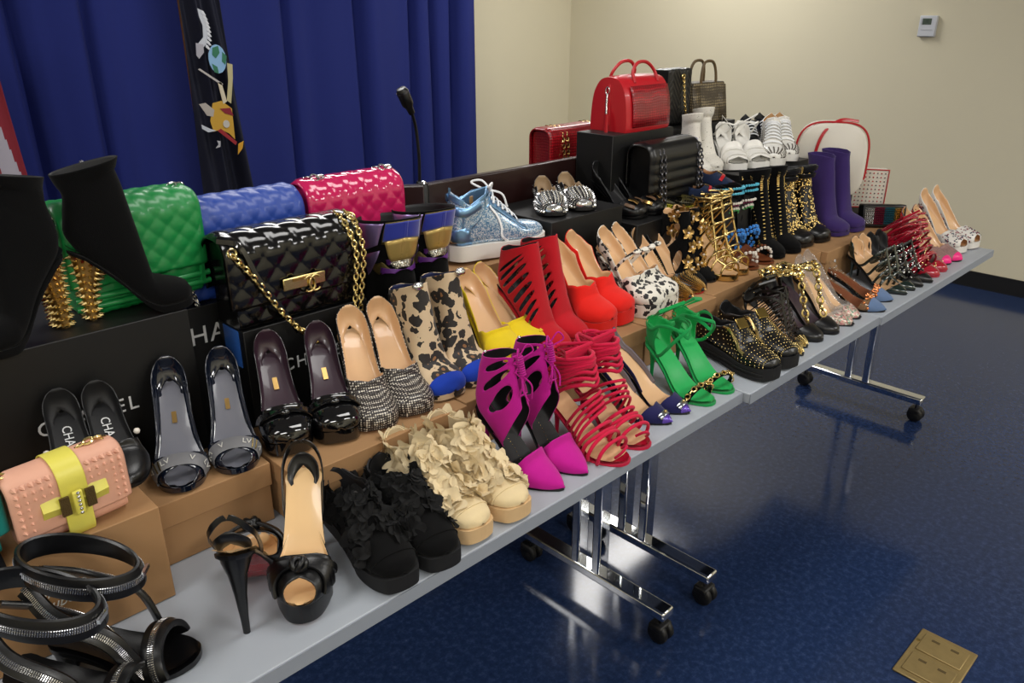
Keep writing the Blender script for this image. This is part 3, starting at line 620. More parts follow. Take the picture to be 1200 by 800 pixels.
# navy patent peep-toe pumps with printed strap
rl = pump('peep_toe_pump', M_['navy_patent'], M_['grey_inner'], M_['navy_patent'], H=.105, P=.008, toe='almond', throat=3.5, peep=1.9, back=12.0, side=.58)
r, l = rl
m_canvas = mat('monogram_canvas', '#6b6b6e', .5)
st = strap_mb(l, [(2.7, -.72), (2.85, -.45), (2.95, 0), (2.85, .45), (2.7, .72)], .0125, .0008, .001, 30).build('printed_strap', m_canvas, r)
for v_, t_ in ((-.42, 'V'), (-.16, 'LV'), (.16, 'V'), (.42, 'LV')):
    p = l.pt(2.95-.2*abs(v_), v_, .0042); n = l.nrm(np.array(2.95-.2*abs(v_)), np.array(v_)); tx = unit(np.cross((1., 0, .2), n))
    text_part(st, 'monogram_letters', t_, .0145, frame(p, -tx, np.cross(n, -tx)), mat('mono_print', '#c9c7c0', .5), .0002)
bk = MB()
for d in (-.035, .035): strap_mb(l, [(2.4, -.3+d, .001), (3.3, -.28+d, .001)], .0012, .0008, .0022, 8, mb=bk)
bk.build('gold_bar', M_['gold'], st)
MB().box((.058, 0, float(l.zb(.058))+.0052), (.022, .008, .0006), R=np.array(Matrix.Rotation(math.radians(38), 3, 'Y'))).build('stamp', M_['antique_gold'], r)
pair(rl, [(.388, 1.160, ZB, -112, 1.), (.480, 1.150, ZB, -112, .98)], LR('navy patent peep-toe pump with grey monogram strap'), 'shoe', 'navy patent peep-toe pumps')
# black patent platform pumps with plum lining and knotted toe
rl = pump('platform_pump', M_['black_patent'], M_['purple_inner'], M_['purple_inner'], H=.095, P=.022, toe='round', throat=4.5, back=12.0, side=.56)
r, l = rl
bw = MB()
for sg in (-1, 1):
    for k in range(4): strap_mb(l, [(3.3+.25*k, sg*(.38+.03*k)), (3.2+.1*k, sg*.18, .002), (3.15, 0, .004)], .004-.0003*k, .002, .001, 14, mb=bw)
bw.sphere(l.pt(3.15, 0, .004), .008, 10, sc=(1.1, 1.3, .7)); bw.build('knotted_bow', M_['black_patent'], r)
MB().box((.058, 0, float(l.zb(.058))+.0055), (.026, .009, .0006), R=np.array(Matrix.Rotation(math.radians(35), 3, 'Y'))).build('stamp', M_['antique_gold'], r)
pair(rl, [(.578, 1.142, ZB, -110, 1.), (.664, 1.118, ZB, -112, 1.)], LR('black patent platform pump with plum insole'), 'shoe', 'black patent platform pumps')
# snakeskin pumps
rl = pump('snakeskin_pump', M_['python_silver'], M_['nude'], M_['nude'], M_['red_sole'], H=.115, P=.006, toe='round', throat=5.3, back=12.0, side=.54)
pair(rl, [(.742, 1.108, ZB, -110, 1.05), (.832, 1.105, ZB, -104, 1.05)], LR('grey and white snakeskin pump with nude insole'), 'shoe', 'snakeskin pumps')
# yellow suede peep-toe pumps with pleated vamp
rl = pump('peep_toe_pump', M_['yellow_suede'], M_['nude'], M_['nude'], M_['red_sole'], H=.105, P=.018, toe='round', throat=4.9, back=12.0, side=.54, peep=.5, NU=60)
r, l = rl
fd = MB()
for k in range(6): strap_mb(l, [(1.6+.05*k, .1+.01*k), (2.4+.35*k, .36+.03*k), (3.2+.5*k, .62+.02*k)], .0022, .0012, .0, 16, mb=fd)
for k in range(6): strap_mb(l, [(1.6+.05*k, -.1-.01*k), (2.4+.35*k, -.36-.03*k), (3.2+.5*k, -.62-.02*k)], .0022, .0012, .0, 16, mb=fd)
fd.build('pleats', M_['yellow_suede'], r)
pair(rl, [(1.125, 1.125, ZB, -94, 1.03), (1.21, 1.14, ZB, -86, 1.03)], LR('yellow suede peep-toe pump with pleated vamp'), 'shoe', 'yellow suede pumps')
# scarlet suede platform pumps
rl = pump('platform_pump', M_['red_suede'], M_['nude'], M_['nude'], M_['red_sole'], H=.105, P=.032, toe='round', throat=5.6, back=12.1, side=.52)
pair(rl, [(1.425, 1.11, ZB, -90, 1.06), (1.518, 1.125, ZB, -86, 1.06)], LR('scarlet suede platform pump with nude insole'), 'shoe', 'scarlet suede pumps')
# black and white spotted mary janes
rl = pump('mary_jane_pump', M_['mono_leopard'], M_['nude'], M_['nude'], M_['red_sole'], H=.105, P=.03, toe='round', throat=5.2, back=12.0, side=.55)
r, l = rl
strap_mb(l, [(7.6, -.6), (7.3, -.35, .003), (7.1, 0, .004), (7.3, .35, .003), (7.6, .6)], .004, .001, .0015, 30).build('strap', M_['mono_leopard'], r)
kb_ = MB(); kb_.sphere(l.pt(7.15, -.12, .012), .009, 8, sc=(1, 1.4, .8)); kb_.sphere(l.pt(7.1, .1, .012), .009, 8, sc=(1, 1.4, .8)); kb_.build('strap_bow', M_['mono_leopard'], r)
pair(rl, [(1.62, 1.10, ZB, -86, 1.07), (1.70, 1.115, ZB, -82, 1.05)], LR('black and white spotted platform mary jane pump'), 'shoe', 'spotted mary jane pumps')
# nude and black pumps with spikes along the edge
rl = pump('spiked_pump', M_['black_leather'], M_['nude'], M_['nude'], M_['red_sole'], H=.11, toe='almond', throat=4.8, back=12.0, side=.57, T=.9)
r, l = rl; sp = MB(); U, V = [], []
for sg in (-1, 1):
    for u in np.linspace(4, 11.8, 44): U.append(u); V.append(sg*min(.97, np.interp(u, [3.9, 4.6, 6, 8, 9.4, 10.4, 11.2, 11.9], [.4, .55, .6, .64, .68, .74, .86, .97])+.03))
    for u in np.linspace(.6, 4.7, 17):
        for v in np.linspace(.05, .6, 7): U.append(u); V.append(sg*v)
    for u in np.linspace(9.6, 11.5, 7):
        for v in (.9, .97): U.append(u); V.append(sg*v)
studs(l, np.array(U), np.array(V), .0052, mb=sp); sp.build('spikes', M_['antique_gold'], r, stuff=True)
pair(rl, [(1.785, 1.122, ZB, -84, 1.02), (1.86, 1.13, ZB, -84, 1.02)], LR('nude pump edged with small bronze spikes'), 'shoe', 'bronze spiked pumps')
# ---------------------------------------------------------------- front row on the grey tables
ZT = .7395
rng = random.Random(11); nrng = np.random.default_rng(5)
def sneaker(name, m_up, m_lin, m_sole, top, L=.27, P=.029, hi=(), W=1.12, T=.88, tongue=True, m_cap=None, toe='round'):
    """high-top body; top is the list of (u, v) along the collar edge"""
    r = empty(name); l = Last(L, .008, P, toe, W, T, hi, XA=.115, inst=.012, hw=1.08)
    shell(l, top, 0, top[-1][0], 54, 13).build('upper', [m_up], r, weld=.0004, solid=.003, smat=m_lin)
    insole_mb(l, 1.).build('insole', m_lin, r)
    sole_mb(l, P-.001, .006).build('outsole', m_sole, r, bevel=.004)
    return r, l
def petal_meshes(name, m, k=4, size=.02, seed=1):
    out = []; rg = np.random.default_rng(seed)
    for q in range(k):
        n, rr = 22, 4; a = np.linspace(0, 2*PI, n, endpoint=False); ph = rg.uniform(0, 6.28); P = []
        for i in range(rr+1):
            f = i/rr; rad = size*f*(1+.18*np.sin(a*3+ph)*f+.1*np.sin(a*5+2*ph)*f)
            z = size*(.12+.42*f**1.6*(.5+.5*np.sin(a*3+ph+1))+.10*f*f*np.sin(a*5+ph)+.08*f); P.append(np.stack([rad*np.cos(a), rad*np.sin(a), z], 1))
        mb = MB().grid(np.array(P), 0, cb=True); me = mb.mesh(name, m); out.append(me)
    return out
def put_mesh(me, name, parent, p, n, spin, sc=1., solid=.0):
    o = bpy.data.objects.new(name, me); COL.objects.link(o); o.parent = parent
    n = unit(n); x = unit(np.cross(n, (.3, .8, .52))); y = np.cross(n, x); c, s_ = math.cos(spin), math.sin(spin)
    X = x*c+y*s_; Y = np.cross(n, X)
    o.matrix_basis = Matrix(((X[0]*sc, Y[0]*sc, n[0]*sc, p[0]), (X[1]*sc, Y[1]*sc, n[1]*sc, p[1]), (X[2]*sc, Y[2]*sc, n[2]*sc, p[2]), (0, 0, 0, 1)))
    return o
# cream high-tops covered in leather petals
HI = ((.115, .010, .108, .034), (.13, .008, .112, .036))
TOPL = [(0, 0), (8.8, 0), (9.05, .1), (9.6, .3), (10.4, .42), (11.3, .62), (12.2, .9), (12.6, 1)]
TOPH = [(0, 0), (10.6, 0), (10.9, .14), (11.4, .36), (12, .55), (12.8, .8), (13.3, .97), (13.4, 1)]
def petal_sneaker(name, m_up, m_lin, m_sole, m_pet, n, size, seed, urange=(3.2, 12.2), cap=True, top=TOPH):
    r, l = sneaker(name, m_up, m_lin, m_sole, top, hi=HI)
    me = petal_meshes('petal', m_pet, 5, size, seed); rg = random.Random(seed); tot = 0
    while tot < n:
        u = rg.uniform(*urange); c0 = np.interp(u, *np.array(top).T)
        v = rg.uniform(max(.03, c0+.06), .62+.03*max(0, u-8))*rg.choice((-1, 1))
        if abs(v) > .95: continue
        put_mesh(rg.choice(me), 'petal', r, l.pt(u, v, -.002), l.nrm(np.array(u), np.array(v))+np.array([rg.uniform(-.3, .3), rg.uniform(-.3, .3), rg.uniform(-.1, .3)]), rg.uniform(0, 6.3), rg.uniform(.75, 1.25)); tot += 1
    rim = strap_mb(l, [(a, b) for a, b in top[1:-1]], .002, .002, .0, 40)
    strap_mb(l, [(a, -b) for a, b in top[1:-1]], .002, .002, .0, 40, mb=rim); rim.build('collar_binding', m_lin, r)
    if cap: strap_mb(l, [(2.4, -.66), (2.1, -.3), (2.0, 0), (2.1, .3), (2.4, .66)], .0015, .001, .0, 30).build('toe_seam', m_up, r)
    return r, l
rl = petal_sneaker('petal_sneaker', M_['cream_suede'], mat('cream_lining', '#cdbb96', .8), M_['beige_rubber'], mat('cream_petal', '#dcc9a2', .75, vary=.12, vscale=25), 105, .021, 3, (2.6, 12.4))
zp = strap_mb(rl[1], [(3.8, .62), (6, .6), (8.5, .66), (10.5, .7), (12.4, .82)], .003, .001, .003, 40).build('side_zip', M_['beige_rubber'], rl[0])
pair(rl, [(.757, .845, ZT, -90, .94), (.848, .842, ZT, -92, .94)], LR('cream high-top sneaker covered in leather petals'), 'shoe', 'cream petal sneakers')
rl = petal_sneaker('ruffled_sneaker', M_['black_suede'], mat('black_lining', '#17171a', .7), M_['black_rubber'], mat('black_petal', '#040405', .95, sheen=.0, vary=.3, vscale=50), 120, .017, 8, (3.2, 11.), True, TOPL)
pair(rl, [(.583, .836, ZT, -98, .93), (.664, .828, ZT, -100, .92)], LR('black suede sneaker covered in ruffles'), 'shoe', 'black ruffled sneakers')

# black platform slingbacks with knotted peep toe and red sole
def slingback():
    r = empty('platform_slingback'); l = Last(.19, .11, .03, 'almond', 1.15, 1.25)
    c = [(0, .8), (.7, .66), (1.4, .44), (2.0, .14), (2.15, 0), (3.8, 0), (3.9, .16), (4.3, .34), (5.1, .52), (6.0, .68), (6.9, .82), (7.4, .93)]
    shell(l, c, 0, 7.4, 44, 11).build('upper', [M_['black_leather']], r, weld=.0004, solid=.002, smat=M_['cream_leather'])
    insole_mb(l, .3).build('insole', M_['cream_leather'], r)
    sole_mb(l, [(0, .03), (4, .03), (6.3, .006), (11, .006)], -.001, 0, 1, bw=.9).build('sole', [M_['black_leather'], M_['red_sole']], r)
    heel_mb(l, 'stiletto').build('heel', M_['black_leather'], r)
    k = MB()
    for i, (u0, v0) in enumerate(((3.9, .5), (3.1, .54), (2.2, .54), (3.5, .35))):
        for sg in (-1, 1): strap_mb(l, [(u0, sg*v0), (3.1+.2*(u0-3.), sg*.2, .002), (3.0, 0, .006)], .006, .003, .0, 16, mb=k)
    k.build('gathered_folds', M_['black_leather'], r)
    kn = MB(); a = np.linspace(0, 2*PI, 20, endpoint=False); p0 = l.pt(3.0, 0, .007)
    for q in (0, 1.2, 2.4): kn.tube(p0+np.stack([.009*np.cos(a)*math.cos(q)-.004*np.sin(a)*math.sin(q), .011*np.cos(a)*math.sin(q)+.006*np.sin(a)*math.cos(q), .007*np.sin(a)], 1), .0045, 8, True)
    kn.build('knot', M_['black_leather'], r)
    sb = MB()
    for sg in (-1, 1): strap_mb(l, [(7.2, sg*.92), (8.4, sg*.7), (10, sg*.66), (11.2, sg*.8), (11.8, sg*.95), (11.9, sg*1.02)], .0042, .0011, .001, 30, mb=sb)
    sb.build('sling_strap', M_['black_leather'], r)
    counter = shell(l, [(9, .9), (9.6, .8), (10.4, .78), (11, .9), (11.25, .99)], 9, 11.25, 16, 6).build('heel_counter', [M_['black_leather']], r, weld=.0004, solid=.0015, smat=M_['black_leather'])
    return r, l
rl = slingback(); o = pair(rl, [(.426, .878, ZT, -126, 1.04)], ['black leather platform slingback with knotted peep toe, facing the viewer'], 'shoe', 'black platform slingbacks')
o2 = copy_tree(o[0]); a = math.radians(56); sc = 1.06; o2.scale = (sc, -sc, sc); o2.rotation_euler = (0, 0, a); o2.location = (.362, .925, ZT)
o2.location = (.362-.016*math.cos(a), .925-.016*math.sin(a), ZT)
tag(o2, 'black leather platform slingback turned away, showing its red sole and tall heel', 'shoe', 'black platform slingbacks')

# fuchsia suede lace-up cut-out heels
def fuchsia():
    r = empty('cutout_heel'); m = M_['fuchsia_suede']; l = Last(.2, .115, 0., 'point', 1.08, 1.0, ((.115, .014, .088, .030), (.125, .013, .090, .031)))
    c = [(0, 0), (5.0, 0), (5.1, .2), (5.35, .42), (6.0, .7), (6.9, .93)]
    shell(l, c, 0, 6.9, 44, 11).build('toe_upper', [m], r, weld=.0004, solid=.0018, smat=M_['black_inner'])
    sd = [(7.2, .9), (7.5, .35), (7.8, .09), (9.0, .06), (12.8, .06), (13.6, .25), (14.1, .6), (14.3, .96)]
    holes = ((9.2, .36, .55, .17), (11.0, .36, .6, .19), (12.7, .36, .52, .18))
    shell(l, sd, 7.2, 14.3, 84, 34, holes=holes).build('ankle_upper', [m], r, weld=.0003, solid=.0018, smat=M_['black_inner'])
    insole_mb(l, 1.2).build('insole', M_['black_inner'], r)
    sole_mb(l, .004, .0012, 0, 0).build('sole', M_['black_sole'], r); heel_mb(l, 'spike').build('heel', m, r)
    a = MB(); strap_mb(l, [(5.8, .8), (7, .9), (8.2, .86)], .0035, .001, .0, 12, mb=a); strap_mb(l, [(5.8, -.8), (7, -.9), (8.2, -.86)], .0035, .001, .0, 12, mb=a); a.build('side_strap', m, r)
    lc = MB(); us = (8.6, 10.1, 11.9, 13.3)
    for u in us: strap_mb(l, [(u, -.1), (u, 0, .002), (u, .1)], .0016, .0016, .001, 10, round_=True, mb=lc)
    for k in range(3):
        for sg in (-1, 1): strap_mb(l, [(us[k], sg*.09), ((us[k]+us[k+1])/2, 0, .004), (us[k+1], -sg*.09)], .0016, .0016, .001, 14, round_=True, mb=lc)
    p0 = l.pt(13.0, 0, .008)
    for k in range(9): 
        aa = np.linspace(0, 2*PI, 12, endpoint=False); q = p0+np.array([.004*k*.25, 0, -.0042*k]); lc.tube(q+np.stack([.005*np.cos(aa), .006*np.sin(aa), .001*np.cos(aa)], 1), .0019, 6, True)
    q = p0+np.array([.006, 0, -.036])
    for sg in (-1, 1): lc.tube(cr([p0, p0+np.array([.008, sg*.014, .022]), p0+np.array([.014, sg*.024, .008]), p0+np.array([.004, sg*.006, -.004])], 18), .0016, 6)
    lc.tube(cr([q, q+np.array([.014, .012, -.02]), q+np.array([.012, .016, -.05])], 14), .0016, 6); lc.tube(cr([q, q+np.array([.012, -.010, -.025]), q+np.array([.02, -.004, -.045])], 14), .0016, 6)
    lc.build('laces', m, r)
    z = strap_mb(l, [(10.4, .995), (12, .995), (14.1, .995)], .0035, .0012, .0005, 16).build('back_zip', m, r); MB().sphere(l.pt(14.2, 1., .003), .004, 8).build('zip_pull', M_['silver'], z)
    d = MB(); strap_mb(l, [(4.6, 1.), (6, 1.), (8, 1.)], .0004, .0004, -.008, 3, mb=d)
    s_ = MB()
    for x in np.linspace(.07, .125, 12): s_.sphere((x, 0, float(l.zb(x))+.0042), .0011, 6)
    s_.build('insole_stitching', M_['pale_gold'], r, stuff=True)
    return r, l
pair(fuchsia(), [(.974, .852, ZT, -82, 1.02), (1.046, .855, ZT, -90, 1.02)], LR('fuchsia suede lace-up cut-out heel with pointed toe'), 'shoe', 'fuchsia cut-out heels')

# crimson strappy sandals with many ankle cords
def strappy(m, m_in, label):
    r = empty('strappy_sandal'); l = Last(.2, .085, 0., 'almond', 1.15, 1.0, ((.115, .012, .092, .030), (.14, .011, .094, .031), (.165, .010, .097, .033)))
    insole_mb(l, 2.0, .0045).build('insole', m_in, r); sole_mb(l, .005, .003, 0, 0).build('sole', m, r); heel_mb(l, 'spike').build('heel', m, r)
    insole_mb(l, .1, .003, .99).build('toe_bed', M_['crimson_patent'] if m is M_['hot_pink_suede'] else m, r)
    def one(path, wd=.004, n=30, closed=False): strap_mb(l, path, wd, wd*.8, .001, n, closed, True).build('strap', m, r)
    one([(2.0, .12, -.008), (1.5, .05, .010), (1.3, -.1, .004), (1.5, -.3, -.012)], .003)
    for u, h_ in ((2.7, .004), (3.7, .003), (4.6, .002), (5.3, .001)): one([(u+.5, -.68), (u+.15, -.4, h_), (u, 0, h_), (u+.2, .4, h_), (u+.6, .68)])
    for k in range(4): one([(6.+.55*k, -.8), (6.1+.5*k, -.4, .002), (6.3+.45*k, 0, .002), (6.8+.5*k, .4, .002), (7.4+.5*k, .8)], .0034)
    for k in range(8):
        u = 10.6+.5*k
        one([(u-2.2*(1-min(1, abs(v)*1.25)), v, .002+.003*abs(math.sin(k*2.1+v*3))) for v in np.linspace(-1, 1, 17)[:-1]], .0042, 46, True)
    st = strap_mb(l, [(9.6, 1.), (11, 1.), (12.5, 1.), (14, 1.)], .006, .0012, .0, 24).build('back_stay', M_['nude'], r)
    return r, l
pair(strappy(M_['hot_pink_suede'], M_['nude'], ''), [(1.135, .826, ZT, -88, 1.0), (1.217, .836, ZT, -92, 1.0)], LR('crimson pink strappy sandal with many ankle cords'), 'shoe', 'crimson strappy sandals')

# navy suede slingbacks with purple snakeskin toe
def navy_sling():
    r = empty('pointed_slingback'); m = M_['navy_suede']; l = Last(.2, .10, 0., 'point', 1.08, .95)
    c = [(1.5, .0), (3.2, 0), (3.3, .2), (3.6, .42), (4, .6), (5.2, .68), (6.2, .8), (6.6, .93)]
    shell(l, c, 1.5, 6.6, 30, 10).build('upper', [m], r, weld=.0004, solid=.0016, smat=M_['nude'])
    shell(l, [(0, 0), (1.55, 0)], 0, 1.55, 16, 11, off=.0004).build('toe_cap', [M_['purple_snake']], r, weld=.0004, solid=.0016, smat=M_['nude'])
    insole_mb(l, 1.).build('insole', M_['nude'], r); sole_mb(l, .004, .0012).build('sole', M_['black_sole'], r); heel_mb(l, 'spike').build('heel', m, r)
    for sg in (-1, 1): shell(l, [(6.2, .6), (7.5, .56), (9, .6), (10.6, .72), (11.6, .9), (11.9, .985)], 6.2, 11.9, 26, 5, tmax=[(6.2, .78), (7.5, .72), (9, .76), (10.6, .93), (11.2, 1), (12, 1)], both=False, side=sg).build('sling_strap', [m], r, weld=.0004, solid=.0016, smat=mat('grey_lining', '#6d6468', .5))
    bw = MB(); strap_mb(l, [(1.9, -.34), (1.75, 0, .001), (1.9, .34)], .006, .001, .001, 16, mb=bw); bw.build('vamp_band', mat('mirror_strip', '#9fa4ae', .15, .9), r)
    b = l.pt(1.75, .0, .004); MB().box(b, (.005, .007, .009)).build('gold_clip', M_['gold'], r, bevel=.001)
    return r, l
pair(navy_sling(), [(1.340, .862, ZT, -80, 1.05), (1.411, .862, ZT, -80, 1.05)], LR('navy suede pointed slingback with purple snakeskin toe'), 'shoe', 'navy pointed slingbacks')

# emerald sandals with a chain across the toes
def emerald():
    r = empty('ankle_strap_sandal'); m = M_['green_suede']; g = M_['green_leather']; l = Last(.2, .1, 0., 'almond', 1.08, 1.0, ((.115, .012, .09, .030), (.135, .011, .092, .031)))
    insole_mb(l, .2, .0045).build('insole', g, r); sole_mb(l, .005, .003).build('sole', m, r); heel_mb(l, 'spike').build('heel', m, r)
    shell(l, [(8.2, .84), (8.8, .62), (9.6, .5), (10.4, .5), (11.1, .6), (11.7, .8), (12.1, .98)], 8.2, 12.1, 30, 10).build('heel_counter', [m], r, weld=.0004, solid=.0016, smat=g)
    strap_mb(l, [(8.4, -.74), (8.0, -.4, .004), (8.4, 0, .008), (9.4, .3, .004), (10.6, .55), (11.6, .9)], .0042, .0009, .001, 40).build('cross_strap', m, r)
    strap_mb(l, [(7.7+4.2*min(1, abs(v)*1.2), v, .002*(1-abs(v))) for v in np.linspace(-1, 1, 17)[:-1]], .0042, .0009, .0015, 50, True).build('ankle_strap', m, r)
    MB().tube(l.pt(11.2, .62, .004)+np.array([(.006, 0, .005), (.006, 0, -.005), (-.006, 0, -.005), (-.006, 0, .005)]), .0011, 6, True).build('buckle', M_['gold'], r)
    band = strap_mb(l, [(3.3, -.66), (2.8, -.35), (2.7, 0, .001), (2.8, .35), (3.3, .66)], .007, .001, .001, 30).build('toe_band', M_['black_suede'], r)
    pth = l.pt(np.interp(np.linspace(-1, 1, 40), [-1, -.5, 0, .5, 1], [3.3, 2.8, 2.7, 2.8, 3.3]), np.linspace(-.66, .66, 40), .0065); chain(MB(), pth, .014, .0019, nrm=(1, 0, .3), fat=.75).build('chain', M_['gold'], band)
    return r, l
pair(emerald(), [(1.485, .849, ZT, -96, 1.02), (1.570, .852, ZT, -102, 1.0)], LR('emerald green ankle-strap sandal with gold toe chain'), 'shoe', 'emerald sandals')

# black studded sneakers with gold zips and plates
def studded_sneaker():
    r, l = sneaker('studded_sneaker', M_['black_leather'], M_['black_inner'], M_['black_rubber'], [(0, 0), (8.0, 0), (8.2, .12), (8.8, .36), (9.8, .44), (11, .58), (12, .86), (12.4, .99)], P=.032)
    U, V = [], []
    for i, u in enumerate(np.linspace(1.1, 11.6, 23)):
        c0 = np.interp(u, [0, 8, 8.2, 8.8, 9.8, 11, 12], [0, 0, .12, .36, .44, .58, .86])+.03
        for v in np.arange(.03+(.04 if i % 2 else 0), .68 if u < 9 else .9, .08):
            if v < c0: continue
            for sg in (-1, 1): U.append(u); V.append(sg*v)
    studs(l, np.array(U), np.array(V), .0034, DOME).build('studs', M_['pale_gold'], r, stuff=True)
    sl = MB(); sole_mb(l, .012, .008); 
    for sg in (-1, 1):
        z = strap_mb(l, [(3.4, sg*.34), (5, sg*.3), (7.2, sg*.28), (8.2, sg*.3)], .004, .0015, .0025, 26).build('gold_zip', M_['gold'], r)
        MB().box(l.pt(8.2, sg*.3, .006), (.016, .005, .003)).build('zip_pull', M_['gold'], z)
    p, n = l.pt(7.6, 0, .004), l.nrm(np.array(7.6), np.array(0.)); MB().box((0, 0, 0), (.03, .034, .003), R=frame((0, 0, 0), (n[2], 0, -n[0]), (0, 1, 0))[:3, :3]).xf(frame(p, (1, 0, 0), (0, 1, 0))).build('gold_plate', mat('plate_gold', '#b39a58', .18, 1.), r, bevel=.002)
    us, x, hw, z = outline(l, 36, .0075); tr = MB()
    for zz in (.012, .022): tr.tube(np.vstack([np.stack([x, hw, 0*x+zz], 1), np.stack([x, -hw, 0*x+zz], 1)[::-1]]), .0016, 5, True)
    tr.build('sole_ridges', M_['black_rubber'], r)
    return r, l
pair(studded_sneaker(), [(1.703, .816, ZT, -104, .97), (1.803, .820, ZT, -106, .97)], LR('black studded slip-on sneaker with gold zip and plate'), 'shoe', 'black studded sneakers')

# fan-strap studded pointed heels
def fan_heel():
    r = empty('caged_heel'); m = M_['black_leather']; l = Last(.2, .075, 0., 'point', 1.0, 1.0, ((.115, .013, .09, .03), (.135, .012, .092, .031)))
    shell(l, [(0, 0), (2.2, 0), (2.3, .3), (2.7, .5), (4, .72), (5.5, .88)], 0, 5.5, 34, 9).build('toe_upper', [m], r, weld=.0004, solid=.0016, smat=M_['nude'])
    insole_mb(l, 1.).build('insole', M_['nude'], r); sole_mb(l, .004, .0012).build('sole', M_['black_sole'], r); heel_mb(l, 'spike').build('heel', m, r)
    for k in range(13):
        u = 2.6+.5*k
        for sg in (-1, 1): strap_mb(l, [(u+.7, sg*.86), (u+.4, sg*.5), (u, sg*.03)], .0017, .0009, .0006, 14).build('fan_strap', m, r)
    strap_mb(l, [(2.4, 0), (5, 0, .002), (7, 0, .002), (8.8, 0, .002)], .0038, .001, .0015, 30).build('centre_strap', m, r)
    shell(l, [(9.2, .8), (10, .7), (10.6, .7), (11.4, .82), (11.9, .98)], 9.2, 11.9, 20, 7).build('heel_counter', [m], r, weld=.0004, solid=.0015, smat=M_['black_inner'])
    strap_mb(l, [(7.6+3.8*min(1, abs(v)*1.2), v, .002) for v in np.linspace(-1, 1, 17)[:-1]], .004, .001, .001, 46, True).build('ankle_strap', m, r)
    U, V = uvgrid(l, np.linspace(.5, 2.3, 9), np.linspace(-.6, .6, 13)); studs(l, U, V, .0034, PYR).build('toe_studs', M_['pale_gold'], r, stuff=True)
    U, V = uvgrid(l, np.linspace(4, 11.5, 26), (-.78, .78)); studs(l, U, V, .003, DOME).build('edge_studs', M_['pale_gold'], r, stuff=True)
    return r, l
pair(fan_heel(), [(1.906, .838, ZT, -100, 1.02), (1.965, .856, ZT, -100, 1.02)], LR('black caged heel with fan straps and studded point'), 'shoe', 'black caged heels')
# ---------------------------------------------------------------- boots and booties
def boot(name, m, m_lin, L=.19, H=.11, P=0., toe='almond', shaft=(), top=None, heel='cone', m_heel=None, m_sole=None, W=1.1, T=1., holes=(), XA=.1, NU=60, NT=14, hw=1.05):
    r = empty(name); l = Last(L, H, P, toe, W, T, shaft, XA=XA, hw=hw); n = l.n-1
    top = top or [(0, 0), (n, 0), (n+.1, 0)]
    shell(l, top, 0, min(n, top[-1][0]), NU, NT, holes=holes).build('upper', [m], r, weld=.0004, solid=.002, smat=m_lin)
    insole_mb(l, 4.).build('insole', m_lin, r); ms = m_sole or M_['black_sole']
    sole_mb(l, [(0, max(.004, P)), (4, max(.004, P)), (6.3, .0045), (11, .0045)], .0015, 0, 1).build('sole', [m if P > .005 else ms, ms], r)
    if heel: heel_mb(l, heel).build('heel', m_heel or m, r)
    return r, l
# black suede ankle boots with gold studded heels
rl = boot('suede_ankle_boot', M_['black_suede'], M_['black_inner'], .185, .115, .012, 'round', ((.108, .004, .100, .033), (.125, -.002, .106, .036)), heel='slab', m_heel=M_['antique_gold'], m_sole=M_['red_sole'], W=1.15)
r, l = rl; hs = MB(); pos = []; nr = []
for t in np.linspace(.08, .96, 9):
    x0 = np.interp(t, [0, .2, .6, 1], [-.001, .002, .006, .008]); x1 = np.interp(t, [0, .2, .6, 1], [.055, .046, .032, .030]); ry = np.interp(t, [0, .2, .6, 1], [.024, .022, .019, .018])
    for a in np.linspace(0, 2*PI, 14, endpoint=False):
        x = (x0+x1)/2-math.cos(a)*(x1-x0)/2; pos.append((x, math.sin(a)*ry, (float(l.zb(max(0, x)))-.001)*(1-t))); nr.append((-math.cos(a)*ry, math.sin(a)*(x1-x0)/2, 0))
hs.inst(*CONE, np.array(pos), np.array(nr), .0085); hs.build('heel_studs', M_['gold'], r, stuff=True)
strap_mb(l, [(9.8, .62), (11.5, .55), (13, .52), (15, .5)], .002, .0012, .0005, 24).build('side_zip', mat('zip_black', '#1a1a1c', .4), r); MB().sphere(l.pt(14.9, .5, .002), .0045, 8).build('zip_pull', M_['steel_dark'], r)
o = pair(rl, [(.54, 1.385, 1.0945, -14, .98)], ['black suede ankle boot pointing right, red sole and gold-studded heel showing'], 'shoe', 'black suede ankle boots')
b2 = copy_tree(o[0]); a = math.radians(-157); sc = .98; b2.scale = (sc, -sc, sc); b2.rotation_euler = (0, 0, a); b2.location = (.348, 1.425, 1.0945)
tag(b2, 'black suede ankle boot pointing left, cut by the photo edge', 'shoe', 'black suede ankle boots')
# crimson suede cut-out booties
sl = tuple((6.0+.72*k, .36+.02*k, .2, .2) for k in range(8))
rl = boot('cutout_bootie', M_['crimson_suede'], M_['black_inner'], .195, .112, .01, 'almond', ((.118, .01, .098, .033),), [(0, 0), (11.7, 0), (12.1, .2), (12.7, .55), (13.2, .95)], 'stiletto', W=1.12, holes=sl, NU=130, NT=26)
pair(rl, [(1.268, 1.105, ZB, -84, 1.03), (1.35, 1.122, ZB, -84, 1.03)], LR('crimson suede bootie with slashed cut-outs'), 'shoe', 'crimson cut-out booties')
